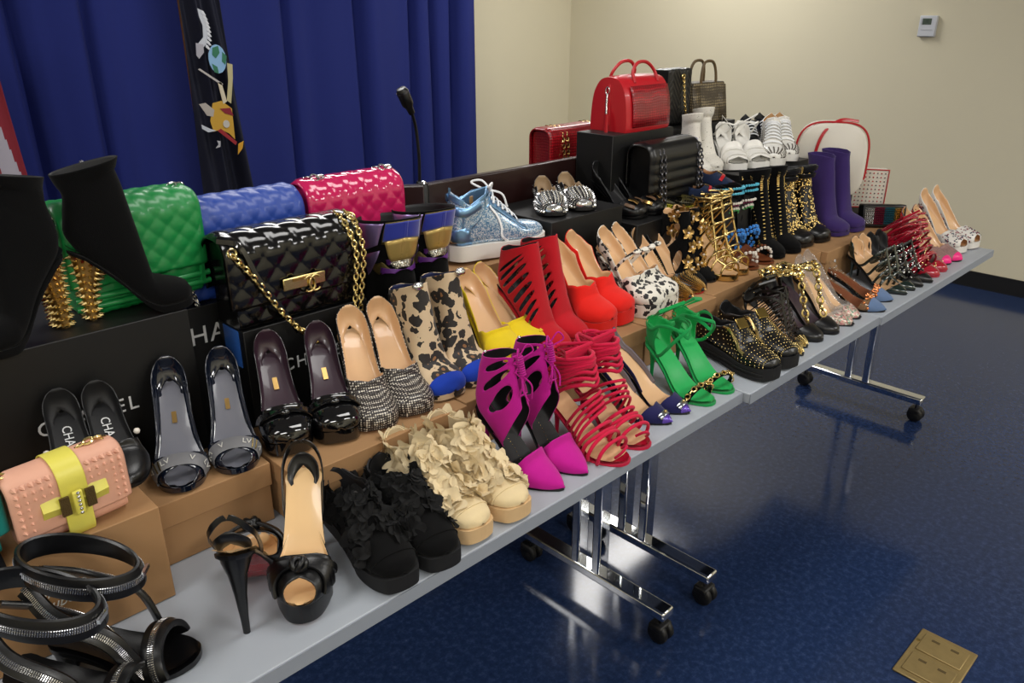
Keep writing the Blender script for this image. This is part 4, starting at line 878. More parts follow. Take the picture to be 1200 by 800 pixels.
# leopard boots with blue toe caps
rl = boot('leopard_boot', M_['leopard'], mat('ink_lining', '#16204a', .7), .19, .09, .01, 'round', ((.105, .008, .10, .037),), [(0, 0), (11.7, 0), (12.1, .2), (12.7, .6), (13.2, .95)], 'block', W=1.25)
r, l = rl; shell(l, [(0, 0), (2.2, 0)], 0, 2.2, 18, 11, off=.0008).build('toe_cap', [M_['blue_suede']], r, weld=.0004)
strap_mb(l, [(9.9, -.6), (11.5, -.6), (12.4, -.62)], .004, .0015, .001, 20).build('side_zip', M_['black_leather'], r)
bw = MB(); bw.sphere(l.pt(11.6, -.1, .006), .011, 10, sc=(.8, 1.2, .8)); bw.build('rosette', M_['silver'], r)
pair(rl, [(.93, 1.115, ZB, -92, 1.03), (1.018, 1.118, ZB, -92, 1.05)], LR('leopard print boot with blue suede toe'), 'shoe', 'leopard boots')
# black boots with geometric metallic patches
rl = boot('patchwork_boot', M_['black_suede'], M_['black_inner'], .185, .105, .015, 'point', ((.12, .0, .135, .056), (.165, -.008, .145, .062), (.205, -.014, .155, .067)), heel='cone', W=1.5, XA=.128, hw=1.65)
r, l = rl
def panel(pts, m, off):
    P = np.array(pts, float); n = 9; g = np.linspace(0, 1, n)[:, None, None]; k = np.linspace(0, 1, n)[None, :, None]
    Q = (P[0]*(1-k)+P[1]*k)*(1-g)+(P[3]*(1-k)+P[2]*k)*g
    X = l.pt(Q[..., 0], Q[..., 1], off); MB().grid(X, 0, flip=P[0][1] > P[1][1]).build('metallic_patch', m, r, solid=.0008)
for sg in (1, -1):
    for pts, m, o_ in [([(15.7, .22), (15.7, .62), (14.5, .66), (14.9, .3)], 'lilac_foil', .002), ([(14.7, .28), (14.4, .7), (12.9, .52), (13.2, .48)], 'lilac_foil', .0022), ([(15.8, .0), (15.75, .2), (14.9, .26), (14.9, 0)], 'bronze_mesh', .002), ([(15.7, -.2), (15.75, .02), (15.1, .02), (15.0, -.24)], 'cobalt', .0024),
                      ([(15.0, -.22), (15.1, .03), (13.8, .06), (13.6, -.14)], 'gold_foil', .0022), ([(14.0, -.2), (14.2, .22), (13.4, .22), (13.2, -.2)], 'purple_foil', .0018), ([(13.5, -.18), (13.8, .16), (12.6, .1), (12.3, -.1)], 'silver_glitter', .0026), ([(12.6, .32), (13.2, .3), (12.0, .02), (11.6, .12)], 'purple_foil', .0024), ([(11.9, .05), (12.0, -.02), (12.7, -.26), (12.3, -.3)], 'purple_foil', .0026), ([(13.6, .5), (13.9, .28), (12.7, .18), (12.4, .34)], 'bronze_mesh', .0016)]:
        panel([(10.2+(u-11.6)*1.36, sg*v) for u, v in pts], M_[m], o_)
pair(rl, [(.965, 1.272, .856, -100, .96), (1.082, 1.285, .856, -94, .96)], LR('black boot with purple, gold and glitter geometric patches'), 'shoe', 'geometric patchwork boots')
carton('display_box', 'low black carton under the geometric patchwork boots', .895, 1.098, 1.305, 1.44, .74, .855, BK)
# blue glitter high-top
r, l = sneaker('glitter_high_top', M_['blue_glitter'], mat('tan_lining', '#a8865a', .6), M_['white_rubber'], [(0, 0), (11.0, 0), (11.3, .2), (12, .42), (13, .62), (14, .8), (14.4, .98)], hi=((.115, .008, .108, .035), (.14, .006, .112, .037), (.16, .004, .115, .038)), P=.036)
rm = M_['blue_metallic']
shell(l, [(8.6, .88), (9.2, .6), (10.3, .52), (10.9, .62), (11.4, .97)], 8.6, 11.4, 20, 8, off=.0012).build('heel_patch', [rm], r, weld=.0004, solid=.0014)
for sg in (-1, 1):
    shell(l, [(3.5, .17), (10.9, .14), (11, .14)], 3.5, 10.9, 30, 5, tmax=[(3.5, .4), (5, .3), (11, .24)], off=.0014, both=False, side=sg).build('eyelet_panel', [rm], r, solid=.0014)
    strap_mb(l, [(11.9, sg*.45), (12.2, sg*.6), (12.7, sg*.85), (12.9, sg*.99)], .010, .002, .001, 20).build('collar_strap', rm, r)
    strap_mb(l, [(13.2, sg*.7), (13.7, sg*.85), (14.0, sg*.99)], .007, .002, .001, 20).build('collar_band', rm, r)
    strap_mb(l, [(5.6, sg*.72), (6.8, sg*.5), (8.2, sg*.34), (10, sg*.26)], .003, .0012, .001, 20).build('side_trim', M_['lace_white'], r)
for k in range(7):
    u = 4.6+1.0*k; strap_mb(l, [(u, -.2), (u+.3, 0, .004), (u+.1, .2)], .003, .0015, .003, 14).build('lace', M_['lace_white'], r)
lb = MB(); p0 = l.pt(11.3, 0, .008)
for sg in (-1, 1): lb.tube(cr([p0, p0+np.array([-.01, sg*.02, .02]), p0+np.array([-.03, sg*.035, .016]), p0+np.array([-.01, sg*.01, 0])], 20), .0026, 6); lb.tube(cr([p0, p0+np.array([.02, sg*.02, -.01]), p0+np.array([.03, sg*.026, -.04])], 12), .0024, 6)
lb.build('lace_bow', M_['lace_white'], r); MB().tube(cr([l.pt(14.2, 1., .001), l.pt(14.2, 1., .006)+np.array([0, 0, .012]), l.pt(13.8, 1., .008)], 12), .003, 6).build('pull_tab', rm, r)
shell(l, [(9.4, 0), (12.6, 0)], 9.4, 12.6, 10, 4, tmax=.16, off=.001).build('tongue', [rm], r, weld=.0004, solid=.003)
pair((r, l), [(1.452, 1.385, 1.0235, -6, 1.03)], ['pale blue glitter high-top sneaker with white laces and white sole'], 'shoe', None)
# purple suede boots
rl = boot('purple_boot', M_['purple_suede'], M_['purple_suede'], .185, .10, .012, 'round', ((.12, .004, .096, .034), (.15, -.004, .10, .038)), [(0, 0), (14.0, 0), (14.4, .3), (15, .8), (15.1, 1)], 'block', W=1.1)
pair(rl, [(2.74, 1.118, ZB, -100, 1.02), (2.842, 1.105, ZB, -96, 1.04)], LR('purple suede boot with a flared notched shaft'), 'shoe', 'purple suede boots')
# boots covered in gold mosaic studs
def mosaic():
    rl = boot('gold_studded_boot', M_['black_leather'], M_['black_inner'], .2, .07, .01, 'round', ((.11, .004, .104, .036), (.13, .0, .108, .040), (.15, -.004, .112, .043)), heel='block', W=1.15)
    r, l = rl; rg = np.random.default_rng(7); U = rg.uniform(3, 14.6, 900); V = rg.uniform(-.97, .97, 900)
    studs(l, U, V, rg.uniform(.0045, .009, 900), DOME).build('mosaic_studs', M_['gold'], r, stuff=True)
    for u in (14.3, 15.4): strap_mb(l, [(u, v, .002) for v in np.linspace(-1, 1, 17)[:-1]], .008, .002, .001, 40, True).build('buckle_strap', M_['black_leather'], r)
    MB().tube(l.pt(15.4, .3, .005)+np.array([(0, 0, .01), (.008, .006, .01), (.008, .006, -.01), (0, 0, -.01)]), .0016, 6, True).build('buckle', M_['gold'], r)
    return rl
pair(mosaic(), [(2.515, 1.14, ZB, -100, 1.), (2.615, 1.128, ZB, -100, 1.)], LR('tall boot covered in gold mosaic studs'), 'shoe', 'gold mosaic boots')
def barstud():
    rl = boot('black_studded_boot', M_['black_suede'], M_['black_inner'], .2, .10, .01, 'almond', ((.11, .004, .10, .034), (.125, .0, .104, .038), (.14, -.003, .106, .04)), heel='cone', W=1.1)
    r, l = rl; U, V = [], []
    for v in (-.62, -.4, -.15, .15, .4, .62):
        for u in np.arange(4.2, 15, .42): U.append(u); V.append(v)
    n = l.nrm(np.array(U), np.array(V)); MB().inst(*BAR, l.pt(np.array(U), np.array(V), .0005), n, .006, tang=np.tile((0, 1., 0), (len(U), 1))+.01).build('gold_bars', M_['gold'], r, stuff=True)
    return rl
pair(barstud(), [(2.325, 1.135, ZB, -100, 1.), (2.418, 1.128, ZB, -100, 1.)], LR('black suede boot with rows of gold bars'), 'shoe', 'black gold-barred boots')
# gold flower shoes
def flower():
    rl = boot('gold_flower_bootie', M_['black_suede'], M_['nude'], .19, .105, .0, 'almond', ((.12, .008, .098, .033),), [(0, 0), (11.6, 0), (12, .2), (13, .6), (13.6, .95)], 'stiletto', W=1.1, holes=((6.6, .42, .8, .16), (9.4, .44, .9, .2)), NU=70, NT=20)
    r, l = rl; me = []
    for q in range(2):
        P = []; a = np.linspace(0, 2*PI, 5, endpoint=False); mb = MB()
        for k, b in enumerate(a):
            g = np.array([[(.0, -.2, 0), (.0, .2, 0)], [(.35, -.34, .16), (.35, .34, .16)], [(.8, -.36, .22), (.8, .36, .22)], [(1.1, -.05, .1), (1.1, .05, .1)]])*.016
            mid = (g[:, 0]+g[:, 1])/2-np.array([0, 0, .002]); G = np.stack([g[:, 0], mid, g[:, 1]], 1); c, s_ = math.cos(b+q*.4), math.sin(b+q*.4); mb.grid(G@np.array([[c, s_, 0], [-s_, c, 0], [0, 0, 1]]), 0)
        mb.sphere((0, 0, .003), .003, 6, 1); me.append(mb.mesh('gold_flower', [M_['antique_gold'], M_['pearl']]))
    for i, (u, v) in enumerate(((12.6, .5), (11.2, .35), (9.8, .15), (8.4, -.05), (9.6, -.4), (11.8, -.35), (6.9, .05), (5.5, -.1), (5.2, .25), (4.0, 0), (10.6, .62), (7.6, .5))):
        put_mesh(me[i % 2], 'gold_flower', r, l.pt(u, v, .002), l.nrm(np.array(u), np.array(v)), i*1.3, 1.25)
    return rl
pair(flower(), [(1.885, 1.142, ZB, -100, .95), (1.965, 1.16, ZB, -96, .93)], LR('black heel trimmed with gold metal flowers'), 'shoe', 'gold flower heels')
# gold caged heels
def cage():
    r = empty('gold_caged_sandal'); g = M_['gold']; l = Last(.19, .105, .012, 'almond', 1.12, 1.1, ((.105, .008, .098, .034), (.12, .004, .10, .036)))
    insole_mb(l, .3).build('insole', M_['nude'], r); sole_mb(l, [(0, .012), (4, .012), (6.3, .005), (11, .005)], .002).build('sole', g, r); heel_mb(l, 'spike').build('heel', g, r)
    for k in range(9):
        u = 2.4+1.45*k; strap_mb(l, [(u+.4, -.86), (u, -.45), (u-.1, 0, .004), (u, .45), (u+.4, .86)], .0034, .0034, .001, 20, round_=True).build('cage_bar', g, r)
    for v in (-.55, -.2, .2, .55): strap_mb(l, [(2.4, v), (6, v*1.05), (10, v), (14, v)], .0034, .0034, .002, 30, round_=True).build('cage_rail', g, r)
    me = MB().inst(*PYR, [(0, 0, 0)], [(0, 0, 1.)], .015).mesh('gold_spike', g)
    for i, (u, v) in enumerate(((4, .2), (5.3, -.2), (6.8, .2), (8.2, -.2), (9.6, .2), (11, -.2), (12.4, .2), (7, .55), (10, .55), (13, .55), (8.5, -.55), (11.5, -.55))): put_mesh(me, 'gold_spike', r, l.pt(u, v, .004), l.nrm(np.array(u), np.array(v)), .6, 1.1)
    return r, l
pair(cage(), [(2.015, 1.120, ZB, -100, .98), (2.09, 1.128, ZB, -96, .98)], LR('polished gold caged heel with spikes'), 'shoe', 'gold caged heels')
# beaded sandals
def beads():
    r = empty('beaded_sandal'); l = Last(.2, .05, .004, 'almond', 1.1, 1.0, ((.115, .008, .098, .034), (.145, .006, .10, .035), (.175, .004, .102, .036)))
    insole_mb(l, .3).build('insole', M_['brown_leather'], r); sole_mb(l, .005, .002).build('sole', M_['brown_leather'], r); heel_mb(l, 'cone').build('heel', M_['black_leather'], r)
    shell(l, [(6.5, .9), (8, .5), (9.5, .25), (13, .2), (15.5, .3), (15.9, .5)], 6.5, 15.9, 40, 10).build('ankle_cuff', [M_['black_suede']], r, weld=.0004, solid=.002)
    def row(u, m, size, n=30, half=None):
        vs = np.linspace(-1, 1, n, endpoint=False) if half is None else np.linspace(-half, half, n); mb = MB()
        for v in vs: mb.sphere(l.pt(u, v, size*.8), size, 6)
        mb.build('bead_row', m, r, stuff=True)
    row(15.4, M_['turquoise'], .0045, 34); row(14.9, M_['turquoise'], .0045, 34); row(13.9, M_['pearl'], .0045, 30); row(13.1, M_['magenta_bead'], .005, 28); row(12.5, M_['magenta_bead'], .004, 28); row(11.6, M_['pearl'], .005, 26); row(11.0, M_['green_bead'], .004, 30)
    row(6.8, M_['azure'], .006, 16, .72); row(7.4, M_['azure'], .006, 16, .7); row(3.0, M_['pearl'], .006, 12, .66); row(3.6, M_['brown_leather'], .005, 12, .66)
    return r, l
pair(beads(), [(2.158, 1.135, ZB, -104, 1.0), (2.245, 1.13, ZB, -100, 1.0)], LR('sandal with turquoise, pearl and blue beaded cuff'), 'shoe', 'beaded sandals')
# ---------------------------------------------------------------- handbags
def quilt(x, s, p, a, kind='diamond'):
    if kind == 'diamond': return a*(np.abs(np.sin(PI*(x+s)/p))*np.abs(np.sin(PI*(x-s)/p)))**.4
    if kind == 'diag': return a*np.abs(np.sin(PI*(x+.75*s)/p))**.5*(.75+.25*np.abs(np.sin(PI*(x-.75*s)/p*1.0)))
    if kind == 'chevron': return a*np.abs(np.sin(PI*(s+np.abs(((x/.09+.5) % 1)-.5)*.12)/p))**.5
    if kind == 'rib': return a*np.abs(np.sin(PI*s/p))**.5
    return 0*x
def rrect(d, h, rt, rb, n=14):
    """rounded side outline (y, z), starting at the back bottom and running over the top to the front bottom"""
    pts = []; 
    def arc(cy, cz, r, a0, a1):
        for a in np.linspace(a0, a1, n): pts.append((cy+r*math.cos(a), cz+r*math.sin(a)))
    arc(d/2-rb, rb, rb, -PI/2, 0); arc(d/2-rt, h-rt, rt, 0, PI/2); arc(-d/2+rt, h-rt, rt, PI/2, PI); arc(-d/2+rb, rb, rb, PI, 1.5*PI)
    return np.array(pts)
def resamp(P, n):
    d = np.r_[0, np.cumsum(np.linalg.norm(np.diff(P, axis=0), axis=1))]; s = np.linspace(0, d[-1], n); return np.stack([np.interp(s, d, P[:, i]) for i in range(P.shape[1])], 1), s
def bag(name, label, w_, h_, d_, m, q=None, p=.045, a=.006, rt=.03, rb=.012, flap=.62, m_flap=None, taper=0., cat='handbag', inset=.012, band=None, group=None):
    """flap bag, front facing -y: gusseted body with a quilted flap wrapped over the top"""
    r = empty(name); nx = 90; x = np.linspace(-w_/2, w_/2, nx)
    P, s = resamp(rrect(d_, h_, min(rt, d_/2-.001), min(rb, d_/2-.001)), 90)
    N = np.stack([np.gradient(P[:, 1]), -np.gradient(P[:, 0])], 1); N = -unit(N); cen = np.array([0, h_/2]); sg = np.sign(np.sum(N*(P-cen), 1)); sg[sg == 0] = 1; N = N*sg[:, None]
    edge = np.clip((w_/2-np.abs(x))/.012, 0, 1)**.5
    def surf(i0, i1, off, qq, xs):
        e = np.clip((xs.max()-np.abs(xs))/.014, 0, 1)**.5
        S, X = np.meshgrid(s[i0:i1], xs, indexing='ij'); D = quilt(X, S, p, a, qq) if qq else 0*X
        D = (D+off)*e[None]-(1-e[None])*.002; k = 1-taper*(P[i0:i1, 1]/h_)[:, None]
        return np.stack([X*k, P[i0:i1, 0][:, None]+N[i0:i1, 0][:, None]*D, P[i0:i1, 1][:, None]+N[i0:i1, 1][:, None]*D], -1)
    b = MB(); g = surf(0, 90, -.001, q, x*(1-2*inset/w_)); b.grid(g, 0)
    for j, fl in ((0, False), (-1, True)):
        e = g[:, j]; n = len(e); c = np.array([e[:, 0].mean()+(.004 if j == 0 else -.004), e[:, 1].mean(), e[:, 2].mean()]); o = b.n; b.add(np.vstack([e, c]), [((i+1) % n, i, n) if not fl else (i, (i+1) % n, n) for i in range(n)], 0)
    b.build('body', m, r)
    r_surf = surf
    if flap:
        i0 = int(90*.18); stop = np.argmax((P[:, 0] < -d_/2+.004) & (P[:, 1] < h_*(1-flap))) or 88
        MB().grid(surf(i0, stop, .004, q, x), 0).build('flap', m_flap or m, r, solid=.004)
        if band: g = surf(i0, 86, .0095, None, x); MB().grid(g[:, np.abs(x) < band[0]], 0).build('centre_band', band[1], r, solid=.002)
    tag(r, label, cat, group); return r
def sit(o, x, y, z, rz=0., tilt=0.): o.location = (x, y, z); o.rotation_euler = (math.radians(tilt), 0, math.radians(rz)); return o
def eyelet(r, p, m, n=(0, -1, 0), rad=.008):
    n = unit(n); u = unit(np.cross(n, (.2, .1, 1.))); v = np.cross(n, u); a = np.linspace(0, 2*PI, 16, endpoint=False)
    MB().tube(np.array(p)+np.outer(np.cos(a)*rad, u)+np.outer(np.sin(a)*rad, v), .0022, 6, True).build('eyelet', m, r)
GQ = mat('green_quilt', '#14833f', .38, coat=.15); BQ = mat('blue_quilt', '#25459c', .42, coat=.1, bump=.1, bscale=500); PQ = mat('pink_patent', '#c21f58', .16, coat=.6); KQ = mat('black_patent_quilt', '#050506', .16, coat=.35)
# green quilted bag
r = bag('quilted_flap_bag', 'emerald green quilted flap bag behind the suede boot', .24, .185, .09, GQ, 'diamond', .036, .0032, flap=.72)
for z in (.018, .034): MB().tube(np.array([(-.12, -.047, z), (0, -.051, z), (.12, -.047, z)]), .006, 8).build('base_piping', GQ, r)
for z in (.004, .014, .024): MB().tube(np.array([(.108-z*.2, -.05, .02), (.112, -.05, .14), (.112, 0, .19)]), .004, 6).build('edge_piping', GQ, r)
c = MB(); chain(c, cr([(.085, .01, .188), (.10, -.01, .197), (.112, .0, .188), (.118, .02, .17)], 16), .018, .0028); chain(c, cr([(-.11, -.01, .182), (-.125, -.03, .17), (-.122, -.03, .15)], 10), .016, .0026); c.build('chain_strap', M_['silver'], r)
sit(r, .478, 1.475, 1.0945, 2); 
# blue quilted bag
r = bag('quilted_flap_bag', 'royal blue quilted flap bag between the green and the pink bags', .265, .185, .085, BQ, 'diamond', .038, .0036, flap=.8, rt=.04)
MB().box((-.128, -.02, .16), (.014, .05, .012)).build('silver_plate', M_['silver'], r, bevel=.002)
c = MB()
for k in range(4): chain(c, cr([(-.13, -.04+.013*k, .155), (-.134, -.045+.011*k, .10), (-.128, -.05+.01*k, .05), (-.12, -.05, .0)], 30), .011, .0016)
c.build('chain_strap', M_['silver'], r); sit(r, .697, 1.505, 1.0605, 0)
# hot pink patent bag
r = bag('quilted_flap_bag', 'hot pink patent quilted flap bag in front of the dark desk panel', .245, .188, .085, PQ, 'diamond', .04, .0034, flap=.72, rt=.04)
for x in (-.085, .09): eyelet(r, (x, -.012, .199), M_['silver'], (0, -.6, .8), .009); c = MB(); chain(c, cr([(x-.012, .0, .197), (x, -.008, .205), (x+.012, -.016, .199)], 8), .015, .0026); c.build('chain_strap', M_['silver'], r)
MB().tube(np.array([(.02+.012*math.cos(t), -.052, .06+.012*math.sin(t)) for t in np.linspace(.6, 5.7, 16)]), .0025, 6).build('clasp_ring', M_['silver'], r)
sit(r, .965, 1.505, 1.0605, 0)
# large black patent bag with gold chain and double ring clasp
r = bag('quilted_flap_bag', 'large black patent quilted bag with gold chains and clasp', .29, .172, .09, KQ, 'diamond', .05, .0036, flap=.74, rt=.035)
cl = MB().box((.0, -.062, .075), (.092, .004, .024)).build('clasp_plate', M_['pale_gold'], r, bevel=.002)
for sg in (-1, 1): MB().tube(np.array([(.014-sg*.007-sg*.013*math.cos(t), -.0665, .068+.0155*math.sin(t)) for t in np.linspace(.8, 2*PI-.8, 22)]), .0026, 8).build('interlocked_ring', M_['pale_gold'], cl)
MB().box((0, -.0655, .082), (.05, .003, .006)).build('lock_bar', M_['antique_gold'], cl)
eyelet(r, (-.135, -.057, .155), M_['pale_gold'], (0, -1, .2)); eyelet(r, (.126, -.046, .178), M_['pale_gold'], (0, -.6, .8))
c = MB(); chain(c, cr([(-.135, -.062, .15), (-.10, -.066, .10), (-.06, -.07, .03), (-.015, -.075, -.03), (.035, -.078, -.075)], 60), .0145, .0021, nrm=(0, -1., 0)); c.build('chain_strap', M_['pale_gold'], r)
c = MB(); chain(c, cr([(-.02, -.072, -.02), (.01, -.076, -.045), (.04, -.078, -.075)], 20), .0145, .0021, nrm=(0, -1., 0)); c.build('chain_strap', M_['pale_gold'], r)
for dx in (0, .022): c = MB(); chain(c, cr([(.108+dx, -.02, .183), (.11+dx, -.05, .165), (.12+dx*.8, -.064, .11), (.112+dx*.7, -.068, .05), (.095+dx*.6, -.075, -.04)], 60), .0145, .0021, nrm=(0, -1., 0)); c.build('chain_strap', M_['pale_gold'], r)
MB().tube(cr([(-.148, -.03, .175), (-.12, -.06, .165), (-.095, -.068, .10), (-.05, -.07, .02), (-.03, -.07, -.02)], 30), .005, 8, flat=.0015, nrm=(0, -1., 0)).build('leather_strap', M_['black_patent'], r)
sit(r, .737, 1.385, 1.0285, 0, 0)
# pink studded mini bag
m_pk = mat('peach_leather', '#dca58c', .5); m_ye = mat('yellow_gloss', '#ddd35a', .4); m_te = mat('teal_leather', '#1f8f8a', .35)
r = bag('studded_mini_bag', 'peach pink mini bag with studs and a yellow bow', .15, .105, .05, m_pk, None, flap=.78, rt=.022, rb=.014, inset=.004, band=(.019, m_ye))
X, Z = np.meshgrid(np.r_[np.linspace(-.068, -.026, 5), np.linspace(.026, .068, 5)], np.linspace(.034, .1, 7), indexing='ij')
kp = (np.abs(X.ravel()) > .05) | (Z.ravel() > .078); MB().inst(*CONE, np.stack([X.ravel(), 0*X.ravel()-.0285, Z.ravel()], 1)[kp], (0, -1., 0), .0095).build('spikes', m_pk, r, stuff=True)
b = MB()
for sg in (-1, 1): b.loft([[(sg*x_, -.032-y_, .055+z_) for x_, y_, z_ in ring] for ring in ([(.004, 0, -.009), (.004, .004, 0), (.004, 0, .009), (.004, -.002, 0)], [(.022, 0, -.016), (.022, .009, 0), (.022, 0, .016), (.022, -.002, 0)], [(.044, 0, -.015), (.044, .006, 0), (.044, 0, .015), (.044, -.002, 0)])])
bo = b.build('bow', m_ye, r)
for sg in (-1, 1): MB().box((sg*.017, -.042, .055), (.012, .004, .028)).build('glitter_stripe', mat('bronze_glitter', '#5c4a2a', .35, .7, bump=.8, bscale=800), bo)
MB().box((0, -.044, .055), (.013, .006, .036)).build('bow_centre', m_ye, bo, bevel=.002); MB().inst(*DOME, [(0, -.0472, .055+k*.0062) for k in (-2.5, -1.5, -.5, .5, 1.5, 2.5)], (0, -1., 0), .0055).build('bow_studs', M_['silver'], bo, stuff=True)
c = MB(); chain(c, cr([(.03, 0, .112), (.05, -.005, .12), (.066, 0, .11)], 10), .013, .0022); chain(c, cr([(-.07, 0, .112), (-.09, -.01, .118), (-.11, -.02, .10)], 12), .013, .0022); c.build('chain_strap', M_['pale_gold'], r)
sit(r, .218, 1.122, .9035, 6)
# teal bag cut by the frame with a dark strap
r = bag('small_flap_bag', 'teal bag at the left photo edge with a dark leather strap', .15, .11, .06, m_te, None, flap=.7, rt=.02)
MB().tube(cr([(-.01, -.035, .1), (.02, -.05, .08), (.035, -.055, .03), (.04, -.06, -.02)], 24), .018, 8, flat=.002, nrm=(0, -1., .2)).build('leather_strap', M_['black_leather'], r); sit(r, .062, 1.135, .9035, 4)
# red chain flap bag behind the desk panel
r = bag('chain_flap_bag', 'red snakeskin flap bag with chain straps behind the dark desk panel', .25, .19, .085, M_['red_croc'], None, flap=.75, rt=.025)
for x in (-.07, .095):
    for dx in (0, .02): c = MB(); chain(c, cr([(x+dx, .02, .196), (x+dx, -.03, .19), (x+dx, -.054, .15), (x+dx, -.056, .02)], 40), .013, .002, nrm=(0, -1., 0)); c.build('chain_strap', M_['pale_gold'], r)
sit(r, 1.985, 1.77, 1.05, 0)
# red bowling bag
r = empty('bowling_bag'); mr = M_['red_leather']; n = 40; L_ = .25
prof = np.array([(.085, .0), (.088, .02), (.084, .08), (.074, .13), (.05, .168), (.02, .182), (-.02, .182), (-.05, .168), (-.074, .13), (-.084, .08), (-.088, .02), (-.085, 0)])
Pq = cr(prof, 40); b = MB(); xs_ = np.linspace(-L_/2, L_/2, 24); g = np.array([[(x_, y_*(1-.1*(abs(x_)/(L_/2))**4), z_*(1-.03*(2*x_/L_)**2)) for y_, z_ in Pq] for x_ in xs_]); b.grid(g, 0)
for j in (0, -1): e = g[j]; b.add(np.vstack([e, e.mean(0)+np.array([-.006 if j == 0 else .006, 0, 0])]), [(i, (i+1) % 40, 40) if j else ((i+1) % 40, i, 40) for i in range(40)], 0)
b.build('body', mr, r); fp = MB().grid(np.array([[(x_, y_-.0015, z_) for y_, z_ in [(-.0865, .015), (-.0865, .05), (-.083, .09), (-.076, .125), (-.066, .15)]] for x_ in np.linspace(-.10, .112, 12)]), 0); fp.build('scaled_front', M_['red_croc'], r, solid=.0015)
for y in (-.035, .035): MB().tube(cr([(-.06, y*1.6, .16), (-.055, y*1.2, .195), (-.02, y, .222), (.03, y, .222), (.065, y*1.2, .195), (.07, y*1.6, .16)], 40), .006, 8).build('handle', mr, r)
MB().tube(cr([(-.128, 0, .02), (-.129, 0, .09), (-.126, 0, .15), (-.11, 0, .182)], 20), .009, 8, flat=.002, nrm=(-1., 0, 0)).build('side_tab', mr, r)
MB().tube(np.array([(-.134, .008*math.cos(t), .135+.012*math.sin(t)) for t in np.linspace(0, 2*PI, 14, endpoint=False)]), .0022, 6, True).build('ring', M_['silver'], r); MB().tube(np.array([(-.136, 0, .125), (-.142, -.004, .09), (-.146, -.008, .06)]), .004, 8).build('snap_hook', M_['silver'], r)
MB().tube(cr([(-.146, -.008, .06), (-.15, -.012, .0), (-.155, -.02, -.08)], 14), .008, 8, flat=.0016, nrm=(-1., 0, 0)).build('shoulder_strap', mr, r)
text_mb('Lady', .028, .0004).xf(frame((-.02, -.0885, .07), (1, 0, 0), (0, -.05, 1))).build('embossed_script', mat('deep_red', '#8c0d17', .4), r, smooth=False) if False else None
tag(r, 'red leather bowling bag with two handles on a tall black carton', 'handbag'); sit(r, 2.015, 1.535, 1.2555, 0); r.scale = (.86, .86, .86)
# black chain bag below it
r = bag('chain_flap_bag', 'black leather bag with silver chain straps under the red bowling bag', .25, .19, .08, M_['black_leather'], 'rib', .03, .004, flap=.7, rt=.03)
for x in (-.09, .10):
    for dx in (0, .018): c = MB(); chain(c, cr([(x+dx, .02, .196), (x+dx, -.03, .19), (x+dx+.005, -.052, .15), (x+dx+.012, -.056, .04), (x+dx+.01, -.062, .0)], 40), .013, .0024, nrm=(0, -1., 0)); c.build('chain_strap', M_['steel_dark'], r)
sit(r, 2.02, 1.405, 1.0355, 0)
# black chevron tote
r = bag('chevron_tote', 'black chevron quilted tote with gold chain behind the red bowling bag', .17, .195, .06, M_['black_leather'], 'chevron', .024, .004, flap=0, rt=.004)
eyelet(r, (.01, -.036, .17), M_['gold']); c = MB(); chain(c, cr([(.01, -.038, .165), (.014, -.044, .10), (.028, -.046, .04), (.045, -.046, .012)], 40), .011, .0022, nrm=(0, -1., 0)); c.build('chain_strap', M_['gold'], r); sit(r, 2.395, 1.65, 1.2205, 0); r.scale = (.95, .95, .95)
# snakeskin structured handbag
r = empty('structured_handbag'); mp = M_['python_brown']; w0, w1 = .115, .085
b = MB(); g = np.array([[(x_*(1-.1*z_/.16), y_*(1-.35*z_/.16), z_) for x_, y_ in [(-w0, -.06), (w0, -.06), (w0, .06), (-w0, .06)]] for z_ in np.linspace(0, .16, 6)]); b.loft(g); b.build('body', mp, r, bevel=.006)
for y in (-.035, .035): MB().tube(cr([(-.05, y, .13), (-.045, y*.9, .2), (-.025, y*.8, .24), (.025, y*.8, .24), (.045, y*.9, .2), (.05, y, .13)], 40), .006, 8).build('handle', mat('brown_handle', '#5d4a2c', .5), r)
for sg in (-1, 1): MB().grid(np.array([[(sg*(.06+.05*k), -.062+.026*z_/.16, z_+.01) for k in (0, .5, 1)] for z_ in (0, .07, .14)]), 0).build('wing_panel', mp, r, solid=.002)
text_mb('LV', .03, .0004).xf(frame((-.085, -.059, .09), (1, 0, 0), (0, .12, 1))).build('monogram', mat('mono_brown', '#4d3c22', .5), r, smooth=False)
tag(r, 'brown snakeskin structured handbag with two arched handles', 'handbag'); sit(r, 2.575, 1.65, 1.2205, -6); r.scale = (.84, .84, .84)
# white backpack with red trim
r = empty('small_backpack'); mw = mat('white_calf', '#d9d3c6', .4); b = MB(); a = np.linspace(0, 2*PI, 40, endpoint=False); rings = []
for t, kx, ky in ((-.06, .86, .9), (-.052, .97, .98), (-.03, 1, 1), (.03, 1, 1), (.052, .97, .98), (.06, .86, .9)):
    ca, sa = np.cos(a), np.sin(a); rings.append(np.stack([np.sign(ca)*np.abs(ca)**.6*.135*kx*(1-.06*sa), 0*a+t, .15+np.sign(sa)*np.abs(sa)**.62*.15*ky], 1))
b.loft(rings); b.build('body', mw, r)
pth = np.array([(.13*math.cos(t)*1.03, -.054, .15+.147*math.sin(t)) for t in np.linspace(.0, PI, 30)])
MB().tube(np.stack([np.sign(np.cos(np.linspace(-.3, PI+.3, 40)))*np.abs(np.cos(np.linspace(-.3, PI+.3, 40)))**.6*.137, 0*np.linspace(0, 1, 40)-.045, .15+np.sign(np.sin(np.linspace(-.3, PI+.3, 40)))*np.abs(np.sin(np.linspace(-.3, PI+.3, 40)))**.62*.151], 1), .004, 6).build('red_piping', M_['red_leather'], r)
